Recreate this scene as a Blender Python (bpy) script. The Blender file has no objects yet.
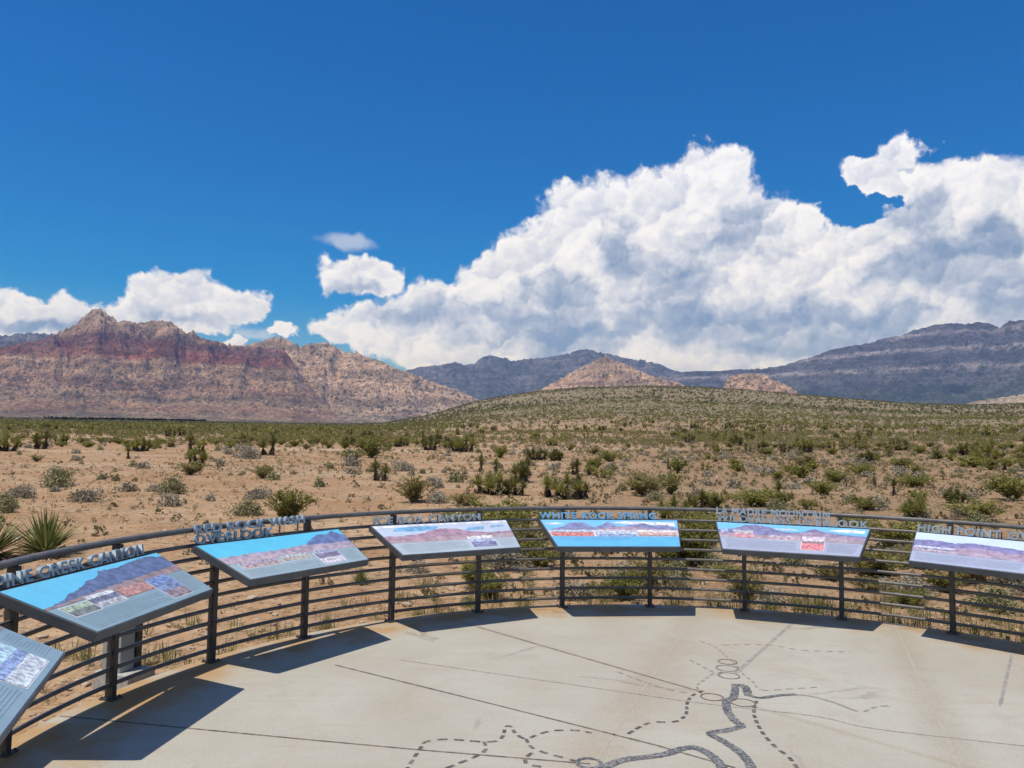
import bpy, bmesh, math, random
import numpy as np
from mathutils import Matrix, Vector

scene = bpy.context.scene
COL = scene.collection
PI = math.pi
R = math.radians
rng = np.random.default_rng(11)
random.seed(5)

# ------------------------------------------------------------------ camera solution
F, PITCH, ROLL, CH = 793.6, 0.0709, 0.0139, 1.8054
CX, CY, RAIL_R = 1.4619, 4.5997, 4.3004
TH0, DTH, DP = -1.4553, 0.4569, 0.1138
RO, ZO, WO = 4.1468, 0.9573, 0.7695
RI, ZI, WI = 3.6306, 0.7328, 0.643
SAZ, SEL = -2.3176, 1.231
DTHK = {0: .0019, 1: .0035, 2: -.0018, 3: -.0084, 4: -.0013, 5: .0061}
DRK = {0: .0053, 1: .0087, 2: .0347, 3: .0008, 4: -.0587, 5: .0092}
fwd = np.array([0, math.cos(PITCH), math.sin(PITCH)])
r0 = np.array([1.0, 0, 0]); u0 = np.array([0, -math.sin(PITCH), math.cos(PITCH)])
cr, sr = math.cos(ROLL), math.sin(ROLL)
RIGHT = cr * r0 + sr * u0
UP = cr * u0 - sr * r0


def ray(px, py):
    d = RIGHT * (px - 512) / F - UP * (py - 384) / F + fwd
    return d / np.linalg.norm(d)


def G(px, py, z=0.0):
    d = ray(px, py)
    t = (z - CH) / d[2]
    return np.array([d[0] * t, d[1] * t])


def azel(px, py):
    d = ray(px, py)
    return math.degrees(math.atan2(d[0], d[1])), math.degrees(math.asin(d[2]))


# ------------------------------------------------------------------ numpy noise
_perm = np.random.default_rng(3).permutation(512)
_perm = np.concatenate([_perm, _perm, _perm])
_ga = np.random.default_rng(4).uniform(0, 2 * PI, 512)
_gx, _gy = np.cos(_ga), np.sin(_ga)


def perlin(x, y, seed=0):
    x = np.asarray(x, float) + seed * 17.31; y = np.asarray(y, float) - seed * 9.77
    xi = np.floor(x).astype(np.int64); yi = np.floor(y).astype(np.int64)
    xf = x - xi; yf = y - yi
    xi &= 511; yi &= 511
    u = xf * xf * xf * (xf * (xf * 6 - 15) + 10); v = yf * yf * yf * (yf * (yf * 6 - 15) + 10)

    def g(ix, iy, dx, dy):
        h = _perm[_perm[ix & 511] + (iy & 511)] & 511
        return _gx[h] * dx + _gy[h] * dy
    a = g(xi, yi, xf, yf); b = g(xi + 1, yi, xf - 1, yf)
    c = g(xi, yi + 1, xf, yf - 1); d = g(xi + 1, yi + 1, xf - 1, yf - 1)
    return (a + u * (b - a)) * (1 - v) + (c + u * (d - c)) * v * 1.0


def fbm(x, y, oct=5, seed=0, gain=.5):
    s = 0; a = 1.0; f = 1.0
    for i in range(oct):
        s = s + a * perlin(x * f, y * f, seed + i); a *= gain; f *= 2.03
    return s


def ridged(x, y, oct=5, seed=0, gain=.5):
    s = 0; a = 1.0; f = 1.0
    for i in range(oct):
        s = s + a * (1 - 2.6 * np.abs(perlin(x * f, y * f, seed + i))); a *= gain; f *= 2.1
    return s


def sstep(a, b, x):
    t = np.clip((np.asarray(x, float) - a) / (b - a), 0, 1)
    return t * t * (3 - 2 * t)


# ------------------------------------------------------------------ object helpers
def tag(o, label=None, cat=None, group=None, kind=None):
    if label: o['label'] = label
    if cat: o['category'] = cat
    if group: o['group'] = group
    if kind: o['kind'] = kind
    return o


def empty(name, loc=(0, 0, 0), rz=0):
    o = bpy.data.objects.new(name, None)
    o.empty_display_size = .1
    o.location = loc; o.rotation_euler = (0, 0, rz)
    COL.objects.link(o)
    return o


def link(name, me, parent=None):
    o = bpy.data.objects.new(name, me)
    COL.objects.link(o)
    if parent is not None: o.parent = parent
    return o


def np_mesh(name, V, Fc, mats=(), smooth=False, midx=None):
    """V (n,3); Fc (m,k) array of one face size"""
    V = np.ascontiguousarray(V, np.float32); Fc = np.ascontiguousarray(Fc, np.int32)
    me = bpy.data.meshes.new(name)
    m, k = Fc.shape
    me.vertices.add(len(V)); me.vertices.foreach_set('co', V.ravel())
    me.loops.add(m * k); me.loops.foreach_set('vertex_index', Fc.ravel())
    me.polygons.add(m)
    me.polygons.foreach_set('loop_start', np.arange(0, m * k, k, dtype=np.int32))
    me.polygons.foreach_set('loop_total', np.full(m, k, np.int32))
    me.polygons.foreach_set('use_smooth', np.full(m, bool(smooth)))
    for mt in mats: me.materials.append(mt)
    if midx is not None: me.polygons.foreach_set('material_index', np.ascontiguousarray(midx, np.int32))
    me.update(calc_edges=True); me.validate()
    return me


class MB:
    """collects solids / sheets and links them as one mesh object"""
    def __init__(s): s.v = []; s.f = []; s.m = []

    def add(s, vs, fs, mi=0):
        b = len(s.v); s.v += [tuple(map(float, p)) for p in vs]
        for f in fs: s.f.append([b + i for i in f]); s.m.append(mi)

    def hexa(s, p, mi=0):  # 8 points: bottom 4 ccw, top 4 ccw
        s.add(p, [(3, 2, 1, 0), (4, 5, 6, 7), (0, 1, 5, 4), (1, 2, 6, 5), (2, 3, 7, 6), (3, 0, 4, 7)], mi)

    def box(s, c, sx, sy, sz, rz=0, mi=0):
        ca, sa = math.cos(rz), math.sin(rz)
        P = []
        for z in (-sz / 2, sz / 2):
            for x, y in ((-1, -1), (1, -1), (1, 1), (-1, 1)):
                X, Y = x * sx / 2, y * sy / 2
                P.append((c[0] + X * ca - Y * sa, c[1] + X * sa + Y * ca, c[2] + z))
        s.hexa(P, mi)

    def tube(s, pts, rad, n=8, mi=0, cap=True):
        pts = [Vector(p) for p in pts]
        rads = rad if hasattr(rad, '__len__') else [rad] * len(pts)
        rings = []; b = len(s.v); vs = []
        for i, p in enumerate(pts):
            d = (pts[min(i + 1, len(pts) - 1)] - pts[max(i - 1, 0)]).normalized()
            ref = Vector((0, 0, 1)) if abs(d.z) < .95 else Vector((1, 0, 0))
            a = d.cross(ref).normalized(); c = a.cross(d)
            for k in range(n):
                t = 2 * PI * k / n
                vs.append(p + (a * math.cos(t) + c * math.sin(t)) * rads[i])
        fs = []
        for i in range(len(pts) - 1):
            for k in range(n):
                fs.append((i * n + k, i * n + (k + 1) % n, (i + 1) * n + (k + 1) % n, (i + 1) * n + k))
        if cap:
            fs.append(tuple(range(n - 1, -1, -1))); fs.append(tuple((len(pts) - 1) * n + k for k in range(n)))
        s.add(vs, fs, mi)

    def build(s, name, mats, parent=None, smooth=False, bevel=0):
        me = bpy.data.meshes.new(name)
        me.from_pydata(s.v, [], s.f)
        for m in (mats if isinstance(mats, (list, tuple)) else [mats]): me.materials.append(m)
        me.polygons.foreach_set('material_index', s.m)
        if smooth: me.polygons.foreach_set('use_smooth', [True] * len(s.f))
        me.update()
        o = link(name, me, parent)
        if bevel:
            md = o.modifiers.new('bevel', 'BEVEL'); md.width = bevel; md.segments = 2; md.limit_method = 'ANGLE'
        return o


# ------------------------------------------------------------------ node helpers
class NT:
    def __init__(s, nt): s.nt = nt; s.n = nt.nodes; s.l = nt.links

    def _set(s, sock, v):
        if hasattr(v, 'is_linked'): s.l.new(v, sock)
        elif isinstance(v, (tuple, list)):
            v = tuple(v)
            if len(sock.default_value) == 4 and len(v) == 3: v = v + (1,)
            sock.default_value = v
        else: sock.default_value = v

    def math(s, op, a, b=None, c=None, clamp=False):
        n = s.n.new('ShaderNodeMath'); n.operation = op; n.use_clamp = clamp
        s._set(n.inputs[0], a)
        if b is not None: s._set(n.inputs[1], b)
        if c is not None: s._set(n.inputs[2], c)
        return n.outputs[0]

    def vec(s, op, a, b=None):
        n = s.n.new('ShaderNodeVectorMath'); n.operation = op
        s._set(n.inputs[0], a)
        if b is not None: s._set(n.inputs[3 if op == 'SCALE' else 1], b)
        return n.outputs['Value' if op in ('LENGTH', 'DOT_PRODUCT', 'DISTANCE') else 'Vector']

    def noise(s, v, scale, detail=4, rough=.55, col=False, dist=0.0, dim='3D'):
        n = s.n.new('ShaderNodeTexNoise'); n.noise_dimensions = dim; s._set(n.inputs['Vector'], v)
        n.inputs['Scale'].default_value = scale; n.inputs['Detail'].default_value = detail
        n.inputs['Roughness'].default_value = rough; n.inputs['Distortion'].default_value = dist
        return n.outputs['Color' if col else 'Fac']

    def voro(s, v, scale, feature='F1', detail=0, smooth=.5, rough=.5, out='Distance', dim='3D'):
        n = s.n.new('ShaderNodeTexVoronoi'); n.voronoi_dimensions = dim; n.feature = feature; s._set(n.inputs['Vector'], v)
        n.inputs['Scale'].default_value = scale; n.inputs['Detail'].default_value = detail
        n.inputs['Roughness'].default_value = rough
        if feature == 'SMOOTH_F1': n.inputs['Smoothness'].default_value = smooth
        return n.outputs[out]

    def mapr(s, v, a, b, c=0.0, d=1.0, smooth=True):
        n = s.n.new('ShaderNodeMapRange'); n.interpolation_type = 'SMOOTHSTEP' if smooth else 'LINEAR'
        s._set(n.inputs[0], v)
        for i, q in enumerate((a, b, c, d)): s._set(n.inputs[1 + i], q)
        return n.outputs[0]

    def mix(s, f, a, b, mode='MIX'):
        n = s.n.new('ShaderNodeMix'); n.data_type = 'RGBA'; n.blend_type = mode
        s._set(n.inputs[0], f); s._set(n.inputs[6], a); s._set(n.inputs[7], b)
        return n.outputs[2]

    def xyz(s, v):
        n = s.n.new('ShaderNodeSeparateXYZ'); s._set(n.inputs[0], v); return n.outputs

    def comb(s, x, y, z):
        n = s.n.new('ShaderNodeCombineXYZ')
        for i, q in enumerate((x, y, z)): s._set(n.inputs[i], q)
        return n.outputs[0]

    def pos(s): return s.n.new('ShaderNodeNewGeometry').outputs['Position']

    def objco(s): return s.n.new('ShaderNodeTexCoord').outputs['Object']

    def rand(s): return s.n.new('ShaderNodeObjectInfo').outputs['Random']

    def bump(s, h, strength, dist):
        n = s.n.new('ShaderNodeBump'); n.inputs['Strength'].default_value = strength
        n.inputs['Distance'].default_value = dist; s._set(n.inputs['Height'], h)
        return n.outputs[0]


def material(name, rough=.8, spec=.3, metal=0.0):
    m = bpy.data.materials.new(name); m.use_nodes = True
    N = NT(m.node_tree); b = m.node_tree.nodes['Principled BSDF']
    b.inputs['Roughness'].default_value = rough; b.inputs['Specular IOR Level'].default_value = spec
    b.inputs['Metallic'].default_value = metal
    return m, N, b


# ------------------------------------------------------------------ materials
def mat_metal(name, c1, c2, rough, metal, spec=.5, rust=0):
    m, N, b = material(name, rough, spec, metal)
    p = N.objco()
    n = N.noise(p, 9, 5, .6); n2 = N.noise(p, 120, 3, .6)
    N._set(b.inputs['Base Color'], N.mix(N.mapr(N.math('ADD', n, N.math('MULTIPLY', N.math('SUBTRACT', n2, .5), .4)), .35, .7), c1, c2))
    if rust:
        rn = N.mapr(N.math('ADD', N.noise(p, 4, 6, .75), N.math('MULTIPLY', N.math('SUBTRACT', n2, .5), .3)), .56, .66)
        N._set(b.inputs['Base Color'], N.mix(N.math('MULTIPLY', rn, rust), N.mix(N.mapr(n, .35, .7), c1, c2), (.20, .115, .065)))
    N._set(b.inputs['Roughness'], N.mapr(n2, .3, .7, rough - .08, rough + .12))
    return m


M_STEEL = mat_metal('dark_steel', (.045, .047, .05), (.08, .076, .07), .45, .3, rust=.5)
M_RAIL = mat_metal('weathered_rail_steel', (.11, .11, .108), (.17, .16, .148), .45, .2, rust=.4)
M_FRAME = mat_metal('sign_frame_paint', (.07, .08, .095), (.10, .11, .125), .55, .1)
M_LETTER = mat_metal('letter_plate', (.27, .34, .39), (.38, .45, .50), .42, .2)
M_BOX = mat_metal('grey_enamel', (.30, .33, .33), (.36, .38, .37), .55, .0)
M_BOXDARK = mat_metal('dark_enamel', (.035, .038, .04), (.06, .06, .06), .5, .0)


def mat_concrete():
    m, N, b = material('terrace_concrete', .85, .25)
    p = N.pos()
    q = N.vec('SUBTRACT', p, (CX, CY, 0))
    xy = N.xyz(q); flat = N.comb(xy[0], xy[1], 0)
    rad = N.vec('LENGTH', flat)
    big = N.noise(p, .55, 5, .6, dist=.6); med = N.noise(p, 2.3, 6, .65); fine = N.noise(p, 55, 4, .7)
    sand = N.noise(p, 260, 2, .6)
    stretch = N.noise(N.vec('MULTIPLY', p, (.5, 5.0, 1)), 2.2, 6, .68)
    c = N.mix(N.mapr(big, .36, .66), (.425, .395, .325), (.475, .462, .395))
    c = N.mix(N.math('MULTIPLY', N.mapr(stretch, .5, .72), .32), c, (.40, .30, .215))
    c = N.mix(N.math('MULTIPLY', N.mapr(med, .52, .72), .42), c, (.37, .335, .27))
    # iron stain along the railing, in broken patches
    ring = N.mapr(N.math('ADD', rad, N.math('MULTIPLY', N.math('SUBTRACT', med, .5), 1.1)), 3.62, 4.2)
    spot = N.mapr(N.noise(p, 1.1, 4, .6), .36, .56)
    c = N.mix(N.math('MULTIPLY', N.math('MULTIPLY', ring, spot), .95), c, (.45, .255, .09))
    # dirt tracked along the joints
    for (x0, y0, x1, y1, wd, col, am) in ((*G(693, 617), *G(588, 768), .34, (.36, .285, .205), .55), (*G(894, 624), *G(962, 768), .22, (.35, .30, .23), .6), (*G(478, 627), *G(700, 691), .05, (.36, .27, .18), .5)):
        d = np.array([x1 - x0, y1 - y0]); d /= np.linalg.norm(d); nx, ny = -d[1], d[0]
        dist = N.math('ABSOLUTE', N.math('SUBTRACT', N.vec('DOT_PRODUCT', p, (float(nx), float(ny), 0)), float(nx * x0 + ny * y0)))
        dm = N.math('ADD', dist, N.math('MULTIPLY', N.math('SUBTRACT', N.noise(p, 3.2, 6, .75), .5), wd * 1.6))
        c = N.mix(N.math('MULTIPLY', N.math('MULTIPLY', N.mapr(dm, wd, 0.0), N.mapr(fine, .3, .6, .45, 1.0)), am), c, col)
    tone = N.noise(p, 1.7, 7, .72, dist=1.2)
    c = N.mix(N.math('MULTIPLY', N.mapr(tone, .5, .66), .26), c, (.42, .32, .22))
    c = N.mix(N.math('MULTIPLY', N.mapr(N.noise(N.vec('ADD', p, (7, 3, 0)), 1.3, 7, .7, dist=.8), .52, .68), .45), c, (.46, .45, .37))
    c = N.mix(N.math('MULTIPLY', N.mapr(N.noise(p, 5, 6, .75), .6, .72), .28), c, (.27, .25, .215))
    ck = N.voro(N.vec('ADD', p, N.vec('SCALE', N.noise(p, 2.2, 4, .6, col=True), .3)), .45, 'DISTANCE_TO_EDGE')
    ckm = N.math('MULTIPLY', N.mapr(ck, .011, .003), N.mapr(N.noise(p, .9, 3, .5), .52, .62))
    c = N.mix(N.math('MULTIPLY', ckm, .4), c, (.17, .14, .11))
    scuff = N.noise(N.vec('MULTIPLY', p, (1.0, 3.2, 1)), 9, 7, .8, dist=1.0)
    c = N.mix(N.math('MULTIPLY', N.mapr(scuff, .58, .70), .38), c, (.30, .275, .235))
    c = N.mix(N.math('MULTIPLY', N.mapr(fine, .35, .68), .30), c, (.30, .26, .20))
    c = N.mix(N.math('MULTIPLY', N.mapr(sand, .55, .75), .28), c, (.60, .55, .46))
    N._set(b.inputs['Base Color'], c)
    N._set(b.inputs['Normal'], N.bump(N.math('ADD', fine, N.math('MULTIPLY', sand, .6)), .35, .004))
    return m


M_CONC = mat_concrete()


def mat_plain(name, c1, c2, scale=40, rough=.85, bump=0):
    m, N, b = material(name, rough, .25)
    p = N.pos(); n = N.noise(p, scale, 5, .65)
    N._set(b.inputs['Base Color'], N.mix(N.mapr(n, .35, .65), c1, c2))
    if bump: N._set(b.inputs['Normal'], N.bump(n, .5, bump))
    return m


def mat_inlay(name, dark, light, thr=.5, cover=None):
    m, N, b = material(name, .75, .3)
    p = N.pos()
    v = N.voro(p, 75, out='Color'); g = N.xyz(v)[0]
    wear = N.mapr(N.noise(p, 6, 5, .7), .45, .7)
    c = N.mix(N.mapr(g, thr - .12, thr + .12), dark, light)
    c = N.mix(N.math('MULTIPLY', wear, .35), c, (.36, .32, .26))
    N._set(b.inputs['Base Color'], c)
    return m


M_RIVER = mat_inlay('dark_pebble_inlay', (.085, .09, .10), (.24, .24, .235), .62)
M_DASH = mat_inlay('trail_inlay', (.07, .07, .072), (.17, .155, .14), .6)
M_FAINT = mat_inlay('worn_trail_inlay', (.23, .21, .185), (.34, .31, .26), .5)
M_RINGLINE = mat_plain('ring_line', (.15, .12, .10), (.25, .2, .16), 30)
M_JOINT = mat_plain('joint_line', (.11, .09, .075), (.22, .185, .15), 14)
M_JOINTPALE = mat_plain('pale_joint_line', (.40, .345, .27), (.46, .41, .33), 14)
M_SCAR = mat_plain('grey_repair_line', (.26, .24, .235), (.38, .35, .31), 9)


def mat_bandstain(name, col, tint):
    m, N, b = material(name, .85, .25)
    p = N.pos()
    n = N.noise(p, 3.0, 6, .7); f = N.noise(p, 60, 4, .7)
    N._set(b.inputs['Base Color'], N.mix(N.mapr(N.math('ADD', n, N.math('MULTIPLY', N.math('SUBTRACT', f, .5), .5)), .38, .62), col, tint))
    return m


def mat_ground():
    m, N, b = material('desert_soil', .95, .12)
    p = N.pos(); xy = N.xyz(p); flat = N.comb(xy[0], xy[1], 0)
    dist = N.vec('LENGTH', flat)
    big = N.noise(flat, .045, 5, .6, dist=.8); med = N.noise(flat, .35, 6, .62); small = N.noise(flat, 2.6, 6, .68)
    c = N.mix(N.mapr(med, .36, .64), (.36, .20, .10), (.46, .305, .18))
    streak = N.noise(N.vec('MULTIPLY', flat, (.35, 1.0, 1)), .11, 5, .6)
    c = N.mix(N.mapr(streak, .5, .66), c, (.54, .40, .265))
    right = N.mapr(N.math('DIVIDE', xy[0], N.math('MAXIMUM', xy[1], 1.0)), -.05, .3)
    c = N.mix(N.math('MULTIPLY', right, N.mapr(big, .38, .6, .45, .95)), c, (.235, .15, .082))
    c = N.mix(N.math('MULTIPLY', N.mapr(small, .5, .7), .5), c, (.235, .135, .075))
    straw = N.noise(N.vec('MULTIPLY', flat, (1, 2.2, 1)), 7.5, 6, .75, dist=.6)
    c = N.mix(N.math('MULTIPLY', N.mapr(straw, .5, .64), .7), c, (.50, .37, .21))
    litter = N.noise(flat, .9, 6, .7, dist=.5)
    c = N.mix(N.math('MULTIPLY', N.mapr(litter, .5, .66), .55), c, (.27, .20, .125))
    dk = N.noise(flat, 5.2, 6, .78)
    c = N.mix(N.math('MULTIPLY', N.mapr(dk, .48, .62), .8), c, (.19, .115, .06))
    grit = N.voro(flat, 11, out='Color'); gd = N.voro(flat, 11)
    stone = N.math('MULTIPLY', N.mapr(N.xyz(grit)[0], .62, .7), N.mapr(gd, .40, .30))
    c = N.mix(N.math('MULTIPLY', stone, .75), c, N.mix(N.xyz(grit)[1], (.56, .43, .31), (.22, .14, .09)))
    grit2 = N.voro(flat, 34, out='Color'); gd2 = N.voro(flat, 34)
    stone2 = N.math('MULTIPLY', N.mapr(N.xyz(grit2)[0], .6, .68), N.mapr(gd2, .42, .32))
    c = N.mix(N.math('MULTIPLY', stone2, .6), c, N.mix(N.xyz(grit2)[1], (.52, .40, .29), (.2, .125, .075)))
    far = N.mapr(dist, 110, 420)
    hill = N.mix(N.mapr(N.noise(flat, .02, 6, .65), .4, .62), (.205, .172, .105), (.265, .20, .125))
    c = N.mix(far, c, hill)
    N._set(b.inputs['Base Color'], c)
    hgt = N.math('ADD', N.math('MULTIPLY', small, .8), N.math('ADD', N.math('MULTIPLY', stone, .35), N.math('MULTIPLY', stone2, .18)))
    N._set(b.inputs['Normal'], N.bump(hgt, .6, .06))
    return m


def mat_leaf(name, c1, c2, rough=.6, transl=.25, var=.25, scale=3.0):
    m, N, b = material(name, rough, .25)
    nt = m.node_tree
    p = N.pos(); n = N.noise(p, scale, 3, .6)
    g = nt.nodes.new('ShaderNodeNewGeometry')
    isl = g.outputs['Random Per Island']
    f = N.math('ADD', N.math('MULTIPLY', n, .5), N.math('ADD', N.math('MULTIPLY', isl, .45), N.math('MULTIPLY', N.math('SUBTRACT', N.rand(), .5), var)))
    c = N.mix(N.mapr(f, .15, .8, smooth=False), c1, c2)
    N._set(b.inputs['Base Color'], c)
    t = nt.nodes.new('ShaderNodeBsdfTranslucent'); N._set(t.inputs['Color'], c)
    mx = nt.nodes.new('ShaderNodeMixShader'); mx.inputs[0].default_value = transl
    N.l.new(b.outputs[0], mx.inputs[1]); N.l.new(t.outputs[0], mx.inputs[2])
    N.l.new(mx.outputs[0], nt.nodes['Material Output'].inputs['Surface'])
    return m


M_CREO = mat_leaf('creosote_leaf', (.135, .145, .028), (.40, .38, .10), transl=.4)
M_CREO2 = mat_leaf('olive_leaf', (.20, .175, .055), (.44, .38, .16), transl=.4)
M_SAGE = mat_leaf('sage_leaf', (.22, .195, .14), (.46, .405, .305), .8, .15)
M_SAGEG = mat_leaf('sage_green_leaf', (.17, .175, .08), (.36, .33, .175), .8, .15)
M_TWIG = mat_plain('twig_bark', (.10, .075, .055), (.2, .15, .11), 20)
M_YUC = mat_leaf('yucca_blade', (.17, .18, .045), (.50, .46, .16), .45, .15)
M_YUCD = mat_leaf('yucca_blade_dark', (.10, .11, .035), (.31, .29, .10), .45, .12)
M_YUCG = mat_leaf('yucca_rosette_blade', (.10, .13, .035), (.33, .34, .12), .45, .15)
M_SKIRT = mat_leaf('dead_yucca_blade', (.045, .034, .022), (.17, .125, .08), .8, .1)
M_GRASS = mat_leaf('dry_grass_blade', (.25, .2, .085), (.42, .34, .17), .7, .2)
M_STRAW = mat_leaf('straw_blade', (.37, .27, .145), (.60, .47, .28), .8, .2)
M_GRASSG = mat_leaf('green_grass_blade', (.13, .16, .035), (.28, .28, .09), .7, .2)
M_ROCK = mat_plain('desert_stone', (.28, .19, .125), (.50, .39, .29), 4)
M_FARSCRUB = mat_leaf('far_scrub_leaf', (.105, .105, .045), (.235, .21, .105), .8, .1)
M_FARSAGE = mat_leaf('far_sage_leaf', (.15, .135, .085), (.31, .265, .17), .8, .1)
M_COVER = mat_leaf('ground_cover_leaf', (.17, .145, .07), (.37, .31, .175), .8, .2)
M_SCRUB = mat_leaf('scrub_leaf', (.125, .125, .03), (.30, .28, .085), .8, .2)
M_TREES = mat_leaf('distant_tree_leaf', (.012, .016, .010), (.04, .045, .025), .8, .05)

# ------------------------------------------------------------------ world
CL_WHITE = 1.06


def build_world():
    w = bpy.data.worlds.new("World"); scene.world = w; w.use_nodes = True
    nt = w.node_tree; N = NT(nt)
    bg = nt.nodes['Background']; out = nt.nodes['World Output']
    sky = nt.nodes.new('ShaderNodeTexSky'); sky.sky_type = 'NISHITA'; sky.sun_disc = False
    sky.sun_elevation = SEL; sky.sun_rotation = SAZ; sky.altitude = 1100
    sky.air_density = 1.0; sky.dust_density = .25; sky.ozone_density = 3.0
    hs = nt.nodes.new('ShaderNodeHueSaturation'); hs.inputs['Saturation'].default_value = 1.66
    hs.inputs['Hue'].default_value = .506
    nt.links.new(sky.outputs[0], hs.inputs['Color'])
    skyc = N.vec('MULTIPLY', hs.outputs[0], (.98, .985, 1.10))
    STR = .116
    nt.links.new(skyc, bg.inputs['Color']); bg.inputs['Strength'].default_value = STR
    # clouds, in azimuth / elevation degrees about the vertical
    tc = nt.nodes.new('ShaderNodeTexCoord').outputs['Generated']
    d = N.xyz(tc)
    az = N.math('MULTIPLY', N.math('ARCTAN2', d[0], d[1]), 180 / PI)
    el = N.math('MULTIPLY', N.math('ARCSINE', d[2]), 180 / PI)
    P = N.comb(az, el, 0)
    win = N.math('MULTIPLY', N.math('MULTIPLY', N.math('GREATER_THAN', el, -1), N.math('LESS_THAN', el, 25)),
                 N.math('LESS_THAN', N.math('ABSOLUTE', az), 52))

    def blobs(lst, Q, k=.18):
        acc = None
        for (px, py, rx, ry) in lst:
            a, e = azel(px, py); a2, _ = azel(px + rx, py); _, e2 = azel(px, py - ry)
            s = N.vec('LENGTH', N.vec('MULTIPLY', N.vec('SUBTRACT', Q, (a, e, 0)), (1 / max(.01, a2 - a), 1 / max(.01, e2 - e), 0)))
            v = N.math('SUBTRACT', 1.0, s)
            acc = v if acc is None else N.math('SMOOTH_MAX', acc, v, k)
        return acc
    wn = N.noise(P, .32, 5, .58, col=True, dim='2D')
    wv = N.vec('MULTIPLY', N.vec('SUBTRACT', wn, (.5, .5, .5)), (3.6, 2.6, 0))
    Q = N.vec('ADD', P, wv)
    Qh = N.vec('ADD', P, N.vec('SCALE', wv, .45))

    def billow(V, scale, smooth=.18):
        """rounded puffs: height of the nearest dome, and how far it faces the sun (up and to the left)"""
        n = nt.nodes.new('ShaderNodeTexVoronoi'); n.feature = 'SMOOTH_F1'; n.voronoi_dimensions = '2D'
        n.inputs['Scale'].default_value = scale; n.inputs['Smoothness'].default_value = smooth; n.inputs['Randomness'].default_value = .95
        N._set(n.inputs['Vector'], V)
        v = N.vec('SCALE', N.vec('SUBTRACT', V, n.outputs['Position']), scale)
        return N.math('SUBTRACT', .5, n.outputs['Distance']), N.vec('DOT_PRODUCT', v, (-.55, .83, 0))
    fine = N.noise(P, 1.5, 5, .6, col=True, dim='2D')
    Qf = N.vec('ADD', Qh, N.vec('MULTIPLY', N.vec('SUBTRACT', fine, (.5, .5, .5)), (1.25, 1.05, 0)))
    h1, l1 = billow(N.vec('ADD', Qh, N.vec('SCALE', N.vec('SUBTRACT', fine, (.5, .5, .5)), .7)), .24); h2, l2 = billow(Qf, .6, .3); h3, l3 = billow(Qf, 1.45, .3)
    n1 = N.noise(Qh, 1.1, 7, .58, dim='2D')
    pf = N.math('ADD', N.math('MULTIPLY', N.math('SUBTRACT', n1, .5), .42), N.math('ADD', N.math('MULTIPLY', h1, .42), N.math('ADD', N.math('MULTIPLY', h2, .36), N.math('MULTIPLY', h3, .18))))
    lit = N.math('ADD', N.math('MULTIPLY', l1, .46), N.math('ADD', N.math('MULTIPLY', l2, .30), N.math('MULTIPLY', l3, .14)))
    lo = N.noise(N.vec('MULTIPLY', Q, (.8, 1.5, 1)), .2, 4, .55, dim='2D')
    body = [(352, 326, 36, 22), (398, 324, 46, 24), (452, 308, 46, 30), (508, 284, 54, 38), (470, 325, 90, 30), (540, 262, 45, 40),
            (560, 305, 90, 45), (600, 228, 62, 50), (650, 240, 80, 70), (688, 196, 50, 40), (716, 176, 36, 34), (748, 222, 60, 36),
            (720, 262, 120, 66), (796, 232, 36, 28), (660, 320, 120, 50), (780, 300, 120, 60), (880, 285, 130, 70), (950, 240, 100, 72),
            (1000, 215, 75, 55), (930, 188, 44, 28), (868, 172, 52, 17), (902, 152, 26, 24), (896, 184, 34, 20), (1040, 230, 90, 75), (1060, 280, 130, 80), (960, 310, 140, 55),
            (840, 338, 150, 34), (560, 345, 170, 26), (700, 350, 150, 28), (400, 342, 55, 18), (1180, 250, 160, 110), (900, 350, 200, 34), (1030, 330, 160, 40), (760, 366, 200, 20), (560, 364, 170, 14), (440, 358, 60, 12),
            (365, 277, 42, 23), 
            (150, 304, 32, 24), (200, 300, 48, 28), (238, 308, 34, 18), (170, 318, 60, 14), (30, 318, 100, 24), (-60, 312, 110, 30), (85, 322, 50, 14),
            (232, 339, 20, 8), (288, 331, 17, 7)]
    Bd = blobs(body, Q)
    holes = [(852, 208, 44, 20), (822, 182, 30, 24), (880, 200, 20, 10)]
    Hd = N.math('MAXIMUM', blobs(holes, Q, .1), 0.0)
    dens = N.math('SUBTRACT', N.math('ADD', N.math('MULTIPLY_ADD', Bd, 1.5, .06), N.math('MULTIPLY', N.math('SUBTRACT', pf, .05), .86)), N.math('MULTIPLY', Hd, 1.25))
    alpha = N.mapr(dens, -.05, .34)
    # thin wisps
    wi = blobs([(351, 241, 34, 10), (255, 333, 34, 9)], Qh, .1)
    wisp = N.math('MULTIPLY', N.mapr(N.math('ADD', wi, N.math('MULTIPLY', N.math('SUBTRACT', pf, .05), .5)), 0, .7), .42)
    alpha = N.math('MAXIMUM', alpha, wisp)
    grey = [(735, 235, 85, 42), (690, 285, 75, 40), (700, 320, 110, 34), (490, 315, 120, 24), (555, 295, 60, 26), (920, 215, 55, 34), (930, 262, 110, 36),
            (800, 345, 150, 22), (620, 255, 30, 45), (870, 320, 130, 28), (995, 300, 90, 40), (560, 340, 120, 18), (180, 316, 60, 12), (360, 288, 36, 10), (1000, 235, 40, 26), (30, 322, 90, 12)]
    gd = N.mapr(N.math('ADD', blobs(grey, Q, .25), N.math('ADD', N.math('MULTIPLY', N.math('SUBTRACT', pf, .05), -.35), N.math('MULTIPLY', N.math('SUBTRACT', lo, .5), -1.7))), -.05, .85)
    lowb = N.mapr(el, 9.0, 4.5)
    edge = N.mapr(dens, .9, .05)
    br = N.math('SUBTRACT', .87, N.math('MULTIPLY', gd, .42))
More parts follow.
